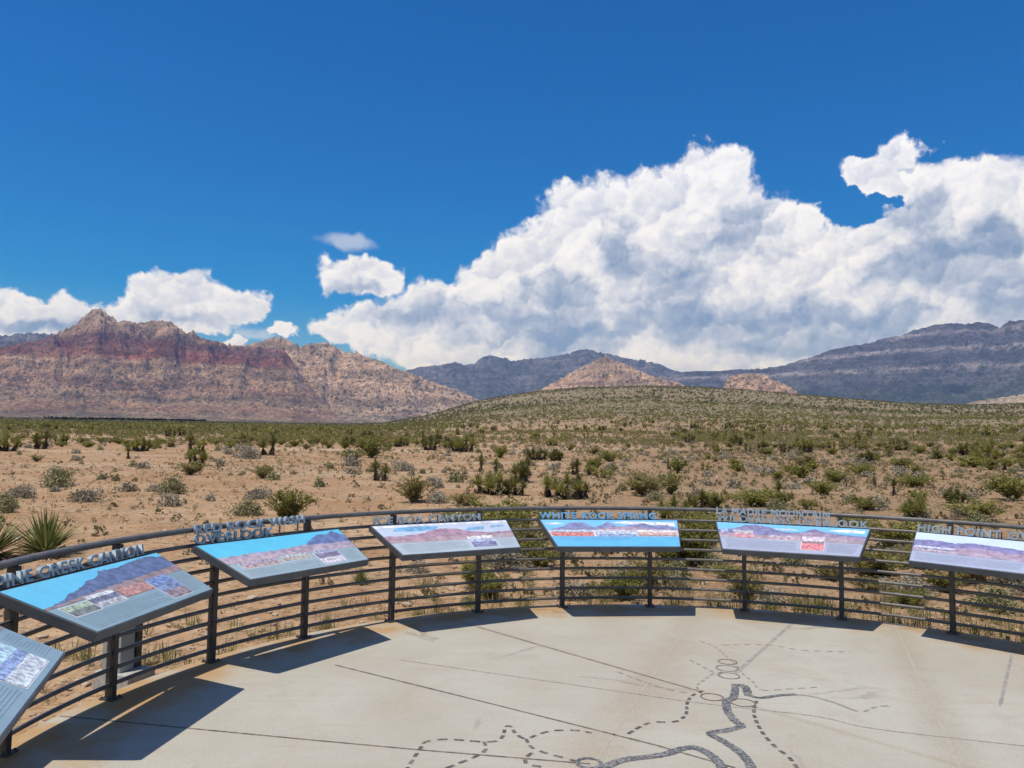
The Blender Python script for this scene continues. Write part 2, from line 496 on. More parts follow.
    br = N.math('SUBTRACT', br, N.math('MULTIPLY', lowb, .04))
    br = N.math('ADD', br, N.math('MULTIPLY', edge, .10))
    br = N.math('ADD', br, N.math('MULTIPLY', lit, .40))
    br = N.math('ADD', br, N.math('MULTIPLY', N.math('SUBTRACT', n1, .5), .34))
    br = N.mapr(br, .25, 1.0, .25, 1.0, smooth=False)
    ramp = nt.nodes.new('ShaderNodeValToRGB'); N._set(ramp.inputs[0], br)
    re = ramp.color_ramp.elements
    re[0].position = .3; re[0].color = (.22, .31, .52, 1)
    re[1].position = 1.0; re[1].color = (.94, .97, 1.06, 1)
    for po, c in ((.5, (.38, .46, .65)), (.7, (.60, .66, .83)), (.86, (.79, .83, .96))):
        e = re.new(po); e.color = c + (1,)
    cc = N.mix(N.mapr(el, 14, 4.5), ramp.outputs[0], N.mix(1.0, ramp.outputs[0], (.95, 1.0, 1.12), 'MULTIPLY'))
    skys = N.vec('SCALE', skyc, STR)
    fin = N.mix(alpha, skys, N.vec('SCALE', cc, CL_WHITE))
    bg2 = nt.nodes.new('ShaderNodeBackground'); nt.links.new(fin, bg2.inputs['Color']); bg2.inputs['Strength'].default_value = 1
    rest = N.math('GREATER_THAN', N.math('MAXIMUM', N.math('SUBTRACT', el, 38), N.math('SUBTRACT', N.math('ABSOLUTE', az), 55)), 0)
    cover = N.mapr(N.noise(N.vec('MULTIPLY', tc, (1, 1, 1.6)), 2.6, 5, .6), .46, .60)  # unseen clouds outside the view, added to whiten and fill the shadows
    fill_clouds = N.math('MULTIPLY', N.math('MULTIPLY', cover, rest), N.mapr(el, -2, 3, 0, .75))
    N._set(bg.inputs['Color'], N.mix(fill_clouds, skyc, (4.0, 4.1, 4.4)))
    mx = nt.nodes.new('ShaderNodeMixShader')
    N.l.new(win, mx.inputs[0]); N.l.new(bg.outputs[0], mx.inputs[1]); N.l.new(bg2.outputs[0], mx.inputs[2])
    N.l.new(mx.outputs[0], out.inputs['Surface'])
    w.cycles.sampling_method = 'MANUAL'; w.cycles.sample_map_resolution = 256


build_world()
sl = bpy.data.lights.new('sun', 'SUN'); sl.energy = 4.1; sl.angle = R(.5); sl.color = (1, .955, .88)
so = bpy.data.objects.new('sun', sl); COL.objects.link(so)
Sdir = Vector((math.sin(SAZ) * math.cos(SEL), math.cos(SAZ) * math.cos(SEL), math.sin(SEL)))
so.rotation_euler = Sdir.to_track_quat('Z', 'Y').to_euler(); so.location = (-6, -6, 20)

cam = bpy.data.cameras.new('camera'); co = bpy.data.objects.new('camera', cam); COL.objects.link(co)
cam.sensor_width = 36; cam.lens = F * 36 / 1024; cam.clip_start = .05; cam.clip_end = 80000
mw = Matrix.Identity(4)
for i in range(3):
    mw[i][0] = RIGHT[i]; mw[i][1] = UP[i]; mw[i][2] = -fwd[i]
mw[2][3] = CH
co.matrix_world = mw
scene.camera = co

# ------------------------------------------------------------------ terrain
_crest_px = [(-200, 424), (300, 424), (380, 422), (430, 414), (470, 402.5), (500, 397), (540, 391.5), (580, 388), (640, 386.5), (700, 387.5), (750, 390.5), (800, 394.5),
             (850, 398.5), (900, 402), (950, 404), (985, 404), (1024, 403), (1250, 402)]
_ca = np.array([R(azel(x, y)[0]) for x, y in _crest_px]); _ce = np.array([math.tan(R(azel(x, y)[1])) for x, y in _crest_px])


def slope(az):
    return np.interp(az, [R(-40), R(-5), R(15), R(40)], [.0172, .0185, .021, .026])


def hz(x, y):
    x = np.asarray(x, float); y = np.asarray(y, float)
    r = np.hypot(x, y); az = np.arctan2(x, y)
    front = sstep(R(100), R(60), np.abs(az))
    s = slope(az) * front
    z = -.11 + s * np.maximum(r - 8, 0)
    E = np.interp(az, _ca, _ce)
    rc = 1150.0
    up = sstep(120, rc, r) * .75 + .25 * np.clip((r - 120) / (rc - 120), 0, 1)
    down = sstep(4200, rc + 150, r)
    z = z + np.maximum(E - s - .0005, 0) * front * rc * up * down
    amp = sstep(4.9, 12, np.hypot(x - CX, y - CY))
    z = z + amp * (.10 * fbm(x / 9, y / 9, 4, 2) + .03 * fbm(x / 1.1, y / 1.1, 3, 7))
    z = z + sstep(60, 400, r) * 1.3 * fbm(x / 140, y / 140, 4, 5)
    return z


def hit(px, py):
    d = ray(px, py)
    t = np.geomspace(4, 4000, 6000)
    z = CH + d[2] * t
    h = hz(d[0] * t, d[1] * t)
    i = np.argmax(z < h)
    if z[i] >= h[i]: i = len(t) - 1
    return d[0] * t[i], d[1] * t[i], h[i], t[i]


a_f = np.arange(-42, 42.01, .3)
a_b = np.arange(46, 314.1, 4)
azs = np.radians(np.concatenate([a_f, a_b]))
rs = np.concatenate([[.02], np.geomspace(2.2, 18000, 330)])
A, RR = np.meshgrid(azs, rs, indexing='ij')
X, Y = np.sin(A) * RR, np.cos(A) * RR
Z = hz(X, Y)
na, nr = A.shape
V = np.stack([X, Y, Z], -1).reshape(-1, 3)
I, J = np.meshgrid(np.arange(na), np.arange(nr - 1), indexing='ij')
I2 = (I + 1) % na
Fq = np.stack([I * nr + J, I * nr + J + 1, I2 * nr + J + 1, I2 * nr + J], -1).reshape(-1, 4)
ground = link('ground', np_mesh('ground', V, Fq, [mat_ground()], True))
tag(ground, kind='structure')


# ------------------------------------------------------------------ mountains
def mat_mountain(name, bands, zlo, zhi, speck, speck_amt, streak=.5, tscale=1.0, wob=70, rough_pat=(.06, .02), shrub=(.07, .075, .04), mottle=None):
    """bands: colour stops over height (rock beds), broken up by noise; dark shrubs and desert varnish as spots"""
    m, N, b = material(name, .95, .1)
    p = N.pos(); xyz = N.xyz(p)
    w = N.noise(p, .0032 * tscale, 6, .6)
    zz = N.math('ADD', xyz[2], N.math('MULTIPLY', N.math('SUBTRACT', w, .5), wob * 2))
    f = N.mapr(zz, zlo, zhi, smooth=False)
    r = N.n.new('ShaderNodeValToRGB'); N._set(r.inputs[0], f)
    els = r.color_ramp.elements
    els[0].position = bands[0][0]; els[0].color = bands[0][1] + (1,)
    els[1].position = bands[-1][0]; els[1].color = bands[-1][1] + (1,)
    for po, c in bands[1:-1]:
        e = els.new(po); e.color = c + (1,)
    c = r.outputs[0]
    if mottle: c = N.mix(N.math('MULTIPLY', N.mapr(N.noise(p, .0058, 5, .65), .45, .62), .45), c, mottle)
    lay = N.noise(N.comb(N.math('MULTIPLY', xyz[0], .0016), N.math('MULTIPLY', xyz[1], .0016), N.math('MULTIPLY', zz, .028 * tscale)), 1.0, 3, .7)
    c = N.mix(1.0, c, N.comb(*[N.mapr(lay, .36, .64, .74, 1.26)] * 3), 'MULTIPLY')
    bigv = N.noise(p, .0042 * tscale, 5, .6)
    c = N.mix(N.math('MULTIPLY', N.mapr(bigv, .43, .6), .6), c, N.mix(1.0, c, (.60, .60, .63), 'MULTIPLY'))
    st = N.noise(N.vec('MULTIPLY', p, (1, 1, .25)), .013 * tscale, 7, .72)
    c = N.mix(N.math('MULTIPLY', N.mapr(st, .47, .62), streak), c, N.mix(1.0, c, (.36, .33, .36), 'MULTIPLY'))
    bl = N.noise(p, .03 * tscale, 6, .72)
    c = N.mix(N.math('MULTIPLY', N.mapr(bl, .5, .64), .6), c, N.mix(1.0, c, (1.5, 1.42, 1.32), 'MULTIPLY'))
    gr = N.noise(p, .11 * tscale, 4, .75)
    c = N.mix(1.0, c, N.comb(*[N.mapr(gr, .34, .66, .70, 1.34)] * 3), 'MULTIPLY')
    cover = N.mapr(N.noise(p, .0045 * tscale, 4, .6), .4, .62)
    low = N.mapr(f, .75, .2)
    for mul in (1.0, 2.3):
        sp = N.voro(p, speck * mul, out='Distance'); spc = N.xyz(N.voro(p, speck * mul, out='Color'))[0]
        k = N.math('MULTIPLY', N.mapr(sp, .46, .32), N.mapr(N.math('ADD', spc, N.math('MULTIPLY', N.math('ADD', cover, low), .28)), .66, .76))
        c = N.mix(N.math('MULTIPLY', k, speck_amt), c, shrub)
    N._set(b.inputs['Base Color'], c)
    h = N.math('ADD', N.math('MULTIPLY', bl, 1.0), N.math('MULTIPLY', st, 1.5))
    N._set(b.inputs['Normal'], N.bump(h, 1.0, 38 / tscale))
    return m


def mountain(name, prof, rb, rr, rk, zb_px, mat, seed, g_amp=.20, g_az=330., g_r=900., crag=.05, talus=.30, cliff=1.6, step_az=.055, nrad=190, ridge_wob=.35, az_pad=0):
    """a heightfield range: skyline profile prof (photo pixels) at distance rr, foot at rb, back foot at rk"""
    pa = np.array([azel(x, y)[0] for x, y in prof]); pe = np.array([math.tan(R(azel(x, y)[1])) for x, y in prof])
    a = np.radians(np.arange(pa[0] - az_pad, pa[-1] + az_pad, step_az))
    e = np.interp(np.degrees(a), pa, pe)
    zb = math.tan(R(azel(512, zb_px)[1]))
    r = np.linspace(rb, rk, nrad)
    Aa, Rr = np.meshgrid(a, r, indexing='ij')
    arc = Aa * rr
    wob = fbm(a * rr / 1500, a * 0 + seed, 3, seed) * ridge_wob
    rrid = rr + wob[:, None] * (rr - rb) * .5
    t = np.where(Rr < rrid, (Rr - rb) / (rrid - rb), 1.0)
    tb = np.clip((Rr - rrid) / (rk - rrid), 0, 1)
    shp = np.where(t < talus * 1.6, t / (talus * 1.6) * talus * .8, talus * .8 + (1 - talus * .8) * (1 - (1 - np.clip((t - talus * 1.6) / (1 - talus * 1.6), 0, 1)) ** cliff))
    shp = shp * (1 - sstep(0, 1, tb))
    base = (hz(np.sin(a) * rb, np.cos(a) * rb) - 3)[:, None]
    H = (e * rr + CH)[:, None] - base
    env = np.clip(t * 3.0, 0, 1) * (1 - tb) + .0
    wx = .55 * fbm(arc / 700, Rr / 700, 4, seed + 5); wy = .55 * fbm(arc / 700, Rr / 700, 4, seed + 6)
    spur = ridged(arc / (g_az * 4.2) + wx * .7, Rr / (g_r * 3.0) + wy * .7, 3, seed + 21, .45)
    gul = .55 * spur + .75 * ridged(arc / g_az + wx, Rr / g_r + wy, 5, seed + 1, .48) + .55 * ridged((arc * .8 + Rr * .45) / (g_az * 2.1) + wy, (Rr - arc * .4) / (g_r * 1.2) + wx, 4, seed + 3, .5)
    rough = fbm(arc / (g_az * .3) + wx, Rr / (g_az * .55) + wy, 5, seed + 9, .55)
    ledge = fbm(arc / 1200 + wx * .4, Rr / 1200, 3, seed + 12)
    shp = np.clip(shp + .026 * np.sin((shp * 9 + ledge * 1.6) * 2 * PI) * np.clip(t * 2, 0, 1) * (1 - tb), 0, 2)
    Z = base + H * np.clip(shp * (1 + g_amp * gul * env) + crag * rough * env + g_amp * .3 * gul * env * t, -.05, 3)
    Hm = np.maximum(H, 30)
    # keep the skyline where it stands
    el = (Z - CH) / Rr
    mx = el.max(1)
    ker = np.zeros(27); ker[7:20] = np.hanning(15)[1:-1]; ker /= ker.sum()
    mxs = np.convolve(np.pad(mx, 13, 'edge'), ker, 'valid')
    es = np.convolve(np.pad(e, 4, 'edge'), np.ones(9) / 9, 'valid') * .4 + e * .6
    k = (es * rr - base[:, 0]) / np.maximum(mxs * rr - base[:, 0], 1)
    Z = base + (Z - base) * np.clip(k, .2, 3)[:, None]
    Z[:, 0] -= 12; Z[:, -1] -= 60
    Z[0] -= 40; Z[-1] -= 40
    Z = np.maximum(Z, -3)
    n1, n2 = Z.shape
    V = np.stack([np.sin(Aa) * Rr, np.cos(Aa) * Rr, Z], -1).reshape(-1, 3)
    I, J = np.meshgrid(np.arange(n1 - 1), np.arange(n2 - 1), indexing='ij')
    Fq = np.stack([I * n2 + J, (I + 1) * n2 + J, (I + 1) * n2 + J + 1, I * n2 + J + 1], -1).reshape(-1, 4)
    o = link(name, np_mesh(name, V, Fq[:, ::-1], [mat], False))
    tag(o, kind='structure')
    return o




PINK = (0.584, 0.350, 0.242); REDB = (0.375, 0.138, 0.097); TAN = (0.715, 0.512, 0.353)
mA = mat_mountain('red_sandstone', [(0, (0.390, 0.293, 0.185)), (.07, (0.537, 0.309, 0.201)), (.14, (0.472, 0.334, 0.226)), (.24, PINK), (.34, (0.618, 0.415, 0.281)), (.44, (0.618, 0.397, 0.266)), (.47, (0.468, 0.185, 0.128)), (.53, REDB), (.62, (0.271, 0.117, 0.104)), (.68, (0.503, 0.309, 0.226)), (.78, TAN), (1, (0.600, 0.438, 0.321))],
                  80, 830, .035, .55, .5, wob=60, mottle=(.40, .28, .20))
mB = mat_mountain('tan_sandstone', [(0, (0.466, 0.362, 0.251)), (.15, (0.591, 0.425, 0.304)), (.4, (0.753, 0.524, 0.358)), (.7, (0.771, 0.544, 0.368)), (1, (0.717, 0.515, 0.358))], 90, 640, .03, .7, .55, wob=60)
mC = mat_mountain('shade_tinted_limestone', [(0, (0.169, 0.166, 0.164)), (.3, (0.194, 0.186, 0.198)), (.6, (0.221, 0.207, 0.232)), (1, (0.207, 0.193, 0.224))], 300, 1200, .012, .6, .6, tscale=.5, wob=80)  # cloud shade and blue haze are put into these dark rock colours
mD = mat_mountain('shade_tinted_banded_limestone', [(0, (0.128, 0.137, 0.099)), (.14, (0.134, 0.137, 0.114)), (.22, (0.190, 0.179, 0.182)), (.30, (0.168, 0.155, 0.175)), (.36, (0.429, 0.389, 0.409)), (.40, (0.168, 0.155, 0.175)), (.52, (0.190, 0.172, 0.199)), (.57, (0.475, 0.421, 0.464)), (.60, (0.184, 0.166, 0.190)), (.7, (0.168, 0.148, 0.175)), (.76, (0.381, 0.338, 0.378)), (.80, (0.168, 0.155, 0.182)), (1, (0.168, 0.155, 0.182))],
                  350, 1350, .012, .6, .5, tscale=.5, wob=85)  # base tones darkened and blued for cloud shade and haze; pale beds are rock
mE = mat_mountain('pink_sandstone', [(0, (0.587, 0.407, 0.300)), (.5, (0.684, 0.464, 0.326)), (1, (0.701, 0.505, 0.367))], 150, 420, .03, .55, .5, wob=40)
mF = mat_mountain('pale_sandstone', [(0, (.70, .55, .42)), (1, (.78, .64, .50))], 60, 130, .04, .12, .2, wob=20)
BACK_L = [(-160, 336), (0, 336), (15, 334), (35, 333), (60, 334), (90, 340), (150, 350)]
mountain('mountain', BACK_L, 6500, 8800, 11000, 415, mC, 31, crag=.03, nrad=90)
PA = [(-170, 330), (-100, 340), (-50, 350), (0, 347), (20, 343), (45, 338), (62, 331), (75, 324), (85, 315), (95, 309), (101, 308), (108, 314), (118, 321), (125, 320), (135, 323), (150, 321), (163, 320), (172, 322), (180, 328), (187, 333),
      (193, 331), (200, 337), (215, 341), (232, 345), (260, 347), (283, 349), (292, 360), (300, 374), (310, 385), (320, 396), (333, 408), (345, 418), (352, 424)]
mountain('mountain', PA, 3900, 5300, 6600, 422, mA, 3, g_amp=.25, crag=.075, nrad=230, talus=.26, cliff=1.7, g_az=300, step_az=.048)
PB = [(215, 352), (232, 347), (245, 345), (262, 341), (275, 337), (283, 337), (292, 342), (300, 346), (315, 343), (325, 342), (335, 346), (345, 352), (356, 352), (365, 356), (375, 359), (385, 363), (395, 368), (405, 371), (420, 377), (440, 384), (460, 391), (475, 398), (500, 408), (530, 418)]
mountain('mountain', PB, 4700, 5900, 7200, 420, mB, 14, g_amp=.24, crag=.08, nrad=200, talus=.2, cliff=1.5, g_az=260, step_az=.05)
PC = [(330, 385), (370, 375), (405, 371), (420, 367), (440, 365), (455, 362), (465, 365), (475, 363), (483, 357), (490, 355), (498, 357), (505, 358), (512, 361), (525, 359), (540, 358), (555, 356), (570, 353), (578, 350), (588, 349), (598, 352), (610, 354),
      (625, 358), (640, 360), (650, 362), (660, 364), (670, 369), (680, 372), (700, 376), (740, 386)]
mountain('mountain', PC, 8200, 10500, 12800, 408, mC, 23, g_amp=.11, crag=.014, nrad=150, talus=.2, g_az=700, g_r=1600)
PD = [(640, 376), (670, 373), (695, 371), (720, 371), (735, 369.5), (760, 369), (785, 365), (800, 360), (815, 356), (830, 350), (850, 346), (870, 343), (885, 338), (900, 336), (915, 330), (935, 325), (950, 323), (965, 324), (980, 322), (990, 324),
      (1000, 327), (1010, 321), (1024, 320), (1100, 312), (1250, 310)]
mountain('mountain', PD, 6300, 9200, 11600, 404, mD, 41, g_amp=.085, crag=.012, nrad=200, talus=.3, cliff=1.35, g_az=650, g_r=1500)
PE = [(520, 398), (535, 392), (545, 387), (560, 379), (575, 370), (590, 363), (600, 358), (607, 357), (618, 361), (630, 366), (645, 373), (655, 377), (680, 383), (700, 392)]
mountain('mountain', PE, 4300, 4750, 5300, 402, mE, 55, g_amp=.24, crag=.085, nrad=130, talus=.15, g_az=150, g_r=350, step_az=.045)
PF = [(722, 392), (726, 381), (730, 376), (740, 374), (755, 373), (765, 375), (775, 380), (790, 387), (800, 394)]
mountain('mountain', PF, 4000, 4300, 4700, 404, mE, 66, g_amp=.2, crag=.1, nrad=90, talus=.12, g_az=110, g_r=250, step_az=.045)
PQ = [(955, 407), (975, 401), (990, 399), (1010, 396), (1024, 394), (1090, 390), (1150, 400)]
mountain('rock_outcrop', PQ, 1900, 2050, 2250, 410, mF, 77, g_amp=.15, crag=.09, nrad=60, talus=.1, g_az=50, g_r=90)

# haze: the blue air between here and the ranges
mh = bpy.data.materials.new('haze_air'); mh.use_nodes = True
nt = mh.node_tree
for n in list(nt.nodes):
    if n.type != 'OUTPUT_MATERIAL': nt.nodes.remove(n)
pv = nt.nodes.new('ShaderNodeVolumePrincipled')
pv.inputs['Color'].default_value = (.22, .47, 1.0, 1); pv.inputs['Density'].default_value = 6.0e-5; pv.inputs['Absorption Color'].default_value = (1, 1, 1, 1); pv.inputs['Anisotropy'].default_value = .1
nt.links.new(pv.outputs[0], nt.nodes['Material Output'].inputs['Volume'])
hb = MB(); hb.box((0, 2000, 872.5), 38000, 40500, 1755)
haze = hb.build('haze', mh); tag(haze, kind='stuff')

# ------------------------------------------------------------------ terrace pavement with its inlaid map
RS = RAIL_R + .10


def P3(th, r, t=0.0, z=0.0):
    c, s = math.cos(th), math.sin(th)
    return np.array([CX + r * s + t * c, CY + r * c - t * s, z])


mb = MB()
out = [tuple(P3(t, RS)[:2]) for t in np.radians(np.linspace(-138, 138, 140))]
out += [(out[-1][0] + .4, -11), (out[0][0] - .4, -11)]
n = len(out)
mb.add([(x, y, 0) for x, y in out] + [(x, y, -.35) for x, y in out],
       [tuple(range(n - 1, -1, -1)), tuple(range(n, 2 * n))] + [(i, (i + 1) % n, n + (i + 1) % n, n + i) for i in range(n)])
pave = mb.build('pavement', M_CONC); tag(pave, kind='structure')


def densify(pts, step=.03, smooth=True):
    pts = [np.asarray(p, float) for p in pts]
    out = []
    m = len(pts)
    for i in range(m - 1):
        a, b = pts[i], pts[i + 1]
        p0 = pts[i - 1] if i else a; p3 = pts[i + 2] if i + 2 < m else b
        k = max(2, int(np.linalg.norm(b - a) / step))
        for j in range(k):
            t = j / k
            if smooth:
                q = .5 * ((2 * a) + (-p0 + b) * t + (2 * p0 - 5 * a + 4 * b - p3) * t * t + (-p0 + 3 * a - 3 * b + p3) * t ** 3)
            else: q = a + (b - a) * t
            out.append(q)
    out.append(pts[-1]); return out


def ribbon(mb, pts, w, z, dash=None, jit=0.0):
    """flat strip on the pavement through ground points; dash=(on, off) metres"""
    L = 0; seg = []; segs = []
    for i, p in enumerate(pts):
        d = pts[min(i + 1, len(pts) - 1)] - pts[max(i - 1, 0)]
        d = d / (np.linalg.norm(d) + 1e-9); nrm = np.array([-d[1], d[0]])
        if i: L += np.linalg.norm(p - pts[i - 1])
        on = dash is None or (L % (dash[0] + dash[1])) < dash[0]
        ww = w * (1 + jit * random.uniform(-1, 1))
        if on: seg.append((p + nrm * ww / 2, p - nrm * ww / 2))
        elif seg: segs.append(seg); seg = []
    if seg: segs.append(seg)
    for s in segs:
        if len(s) < 2: continue
        vs = []; fs = []
        for a, b in s: vs += [(a[0], a[1], z), (b[0], b[1], z)]
        for i in range(len(s) - 1): fs.append((2 * i, 2 * i + 1, 2 * i + 3, 2 * i + 2))
        mb.add(vs, [f[::-1] for f in fs])


def gp(*px): return [G(x, y) for x, y in px]


def paint(name, mat, items):
    mb = MB()
    for pts, w, z, dash, jit, sm in items: ribbon(mb, densify(pts, .02 if dash is None else .008, sm), w, z, dash, jit * (1 if dash is None else .5))
    o = mb.build(name, mat, pave); return o


paint('joint', M_JOINT, [(gp((478, 627), (560, 651), (700, 691.5)), .016, .0012, None, .3, False),
                         (gp((335, 665), (500, 706), (655, 745), (735, 768)), .018, .0012, None, .3, False),
                         (gp((60, 716), (300, 739), (420, 750), (590, 764)), .017, .0012, None, .3, False)])
paint('joint', M_JOINTPALE, [(gp((894, 624), (925, 690), (962, 772)), .014, .0012, None, .4, False),
                             (gp((693, 617), (640, 694), (588, 775)), .012, .0012, None, .5, False)])
paint('joint', M_SCAR, [(gp((791.5, 624), (736, 673)), .034, .0012, None, .3, False), (gp((1013, 650), (1000, 706)), .022, .0012, None, .5, False)])
paint('joint', M_FAINT, [(gp((400, 660), (560, 683), (700, 703), (813, 716), (876, 729), (1024, 746)), .012, .0012, None, .6, True)])
DS = (.066, .036)
paint('trail_dashes', M_DASH, [
    (gp((405, 772), (420, 749), (426, 742), (445, 739.5), (470, 741), (484, 742), (497, 741), (503, 736), (505.5, 727), (511, 727), (516, 734), (526, 739), (537, 735), (552, 731), (575, 730.5), (592, 733)), .023, .0018, DS, .2, True),
    (gp((484, 742), (485.5, 750), (475, 757), (460, 763), (445, 769)), .023, .0018, DS, .2, True),
    (gp((526, 739), (531, 747), (542, 752), (560, 757), (575, 761)), .023, .0018, DS, .2, True),
    (gp((532, 753), (526, 758), (527, 764), (541, 767)), .023, .0018, DS, .2, True),
    (gp((628, 734), (640, 727), (652, 722.5), (676, 721.5), (686, 714), (687, 704), (692, 696), (703, 691)), .023, .0018, DS, .2, True),
    (gp((756.5, 701), (754, 714), (762, 732), (776, 747.5), (788.5, 757), (798, 769)), .025, .0018, DS, .2, True)])
paint('trail_dashes', M_FAINT, [
    (gp((618, 672), (650, 684), (675, 691), (695, 693)), .02, .0018, DS, .3, True),
    (gp((702, 694), (697, 686), (707, 678), (713, 674), (722, 672)), .016, .0018, DS, .3, True),
    (gp((700, 641), (708, 644), (718, 649), (729, 659), (737, 666), (744, 675), (752, 681), (762, 690), (790, 689), (820, 687)), .016, .0018, DS, .3, True),
    (gp((722, 645), (769, 645), (800, 650), (850, 652)), .02, .0018, DS, .4, True),
    (gp((690, 660), (705, 668), (720, 676)), .02, .0018, DS, .4, True),
    (gp((850, 709), (862, 712), (876, 707), (890, 706)), .02, .0018, DS, .4, True)])
paint('road_line', M_RIVER, [
    (gp((735.5, 684), (735, 691), (733, 698), (727, 701), (727.5, 711), (735, 721), (741.5, 726), (727, 730.5), (710, 733.5), (722.5, 741), (738, 751), (748, 761.5), (753, 772)), .058, .0022, None, .12, True),
    (gp((736, 685.5), (744.5, 686.5), (748.5, 696)), .062, .0027, None, .1, True),
    (gp((733, 699), (727, 701), (722, 700)), .05, .0026, None, .1, False),
    (gp((735, 685), (744.5, 686.5), (748, 694.5), (760, 698), (778, 695.7), (796, 694.5)), .040, .0028, None, .15, True),
    (gp((600, 771), (610, 765), (625, 760), (649, 757), (667, 754), (682, 749), (694.5, 748), (707, 753), (716, 760), (723, 769)), .060, .0030, None, .12, True)])
paint('road_line', M_FAINT, [(gp((796, 694.5), (814, 697), (835, 703), (850, 709)), .020, .0022, None, .4, True)])


def circle(px, py, r): c = G(px, py); return [c + r * np.array([math.cos(t), math.sin(t)]) for t in np.linspace(0, 2 * PI, 40)]


paint('map_ring', M_RINGLINE, [(circle(712, 697.3, .078), .010, .0040, None, 0, False), (circle(743, 703, .082), .010, .0040, None, 0, False),
                               (circle(727, 668.5, .085), .009, .0040, None, 0, False), (circle(729, 676, .08), .009, .0038, None, 0, False), (circle(727.5, 662, .075), .010, .0036, None, 0, False)])
paint('map_ring', M_RIVER, [(circle(589, 763.5, .068), .022, .0042, None, .2, False)])

# ------------------------------------------------------------------ railing
fence = empty('railing', (CX, CY, 0))
tag(fence, 'curved dark steel railing of round bars around the concrete terrace', 'railing')
OF = np.array([CX, CY, 0])
ths = np.linspace(TH0 - 1.62 * DTH, TH0 + 6.75 * DTH, 150)
HEIGHTS = [.095 + .1065 * i for i in range(9)]


def arc_tube(r, z, rad, name):
    m = MB(); m.tube([P3(t, r, 0, z) - OF for t in ths], rad, 10)
    return m.build(name, M_RAIL, fence, True)


for h in HEIGHTS: arc_tube(RAIL_R, h, .0155, 'rail')
m = MB()
# the hand rail: a flattened tube
pts = [P3(t, RAIL_R, 0, 1.07) - OF for t in ths]
vs = []; fs = []; K = 12
for t, p in zip(ths, pts):
    rad = np.array([math.sin(t), math.cos(t), 0])
    for k in range(K):
        a = 2 * PI * k / K
        q = p + rad * .030 * math.copysign(abs(math.cos(a)) ** .6, math.cos(a)) + np.array([0, 0, .021]) * math.copysign(abs(math.sin(a)) ** .6, math.sin(a))
        vs.append(q)
for i in range(len(ths) - 1):
    for k in range(K): fs.append((i * K + k, i * K + (k + 1) % K, (i + 1) * K + (k + 1) % K, (i + 1) * K + k))
m.add(vs, fs); m.build('hand_rail', M_RAIL, fence, True)


def dth(k): return DTHK.get(k, 0)


post_mesh = None
for k in range(-1, 7):
    for sgn in (-1, 1):
        th = TH0 + k * DTH + dth(k) + sgn * DP
        if not (ths[0] < th < ths[-1]): continue
        base = P3(th, RAIL_R) - OF
        if post_mesh is None:
            m = MB()
            m.box((0, 0, .525), .044, .062, 1.045)
            m.box((0, 0, .006), .10, .11, .012)
            for x in (-.038, .038):
                for y in (-.04, .04): m.tube([(x, y, .01), (x, y, .022)], .009, 6)
            po = m.build('post', M_STEEL, fence, bevel=.004); post_mesh = po
        else:
            po = post_mesh.copy(); COL.objects.link(po); po.parent = fence
        po.location = tuple(base); po.rotation_euler = (0, 0, -th)

# ------------------------------------------------------------------ interpretive signs
_pm = {}


def print_mat(c, kind='print'):
    key = (tuple(round(x, 3) for x in c), kind)
    if key in _pm: return _pm[key]
    m, N, b = material('printed_colour', .34, .45)
    p = N.pos()
    if kind == 'plain': col = N.mix(N.mapr(N.noise(p, 6, 3, .6), .35, .65), tuple(x * .96 for x in c), tuple(min(1, x * 1.04) for x in c))
    else:
        n1 = N.noise(p, 16 if kind == 'print' else 34, 6, .68)
        c = tuple(x * .80 + .085 for x in c); sc = 1.3 if kind == 'print' else 1.6
        col = N.mix(N.mapr(n1, .36, .64), tuple(x / sc for x in c), tuple(min(1, x * sc) for x in c))
    N._set(b.inputs['Base Color'], col)
    _pm[key] = m; return m


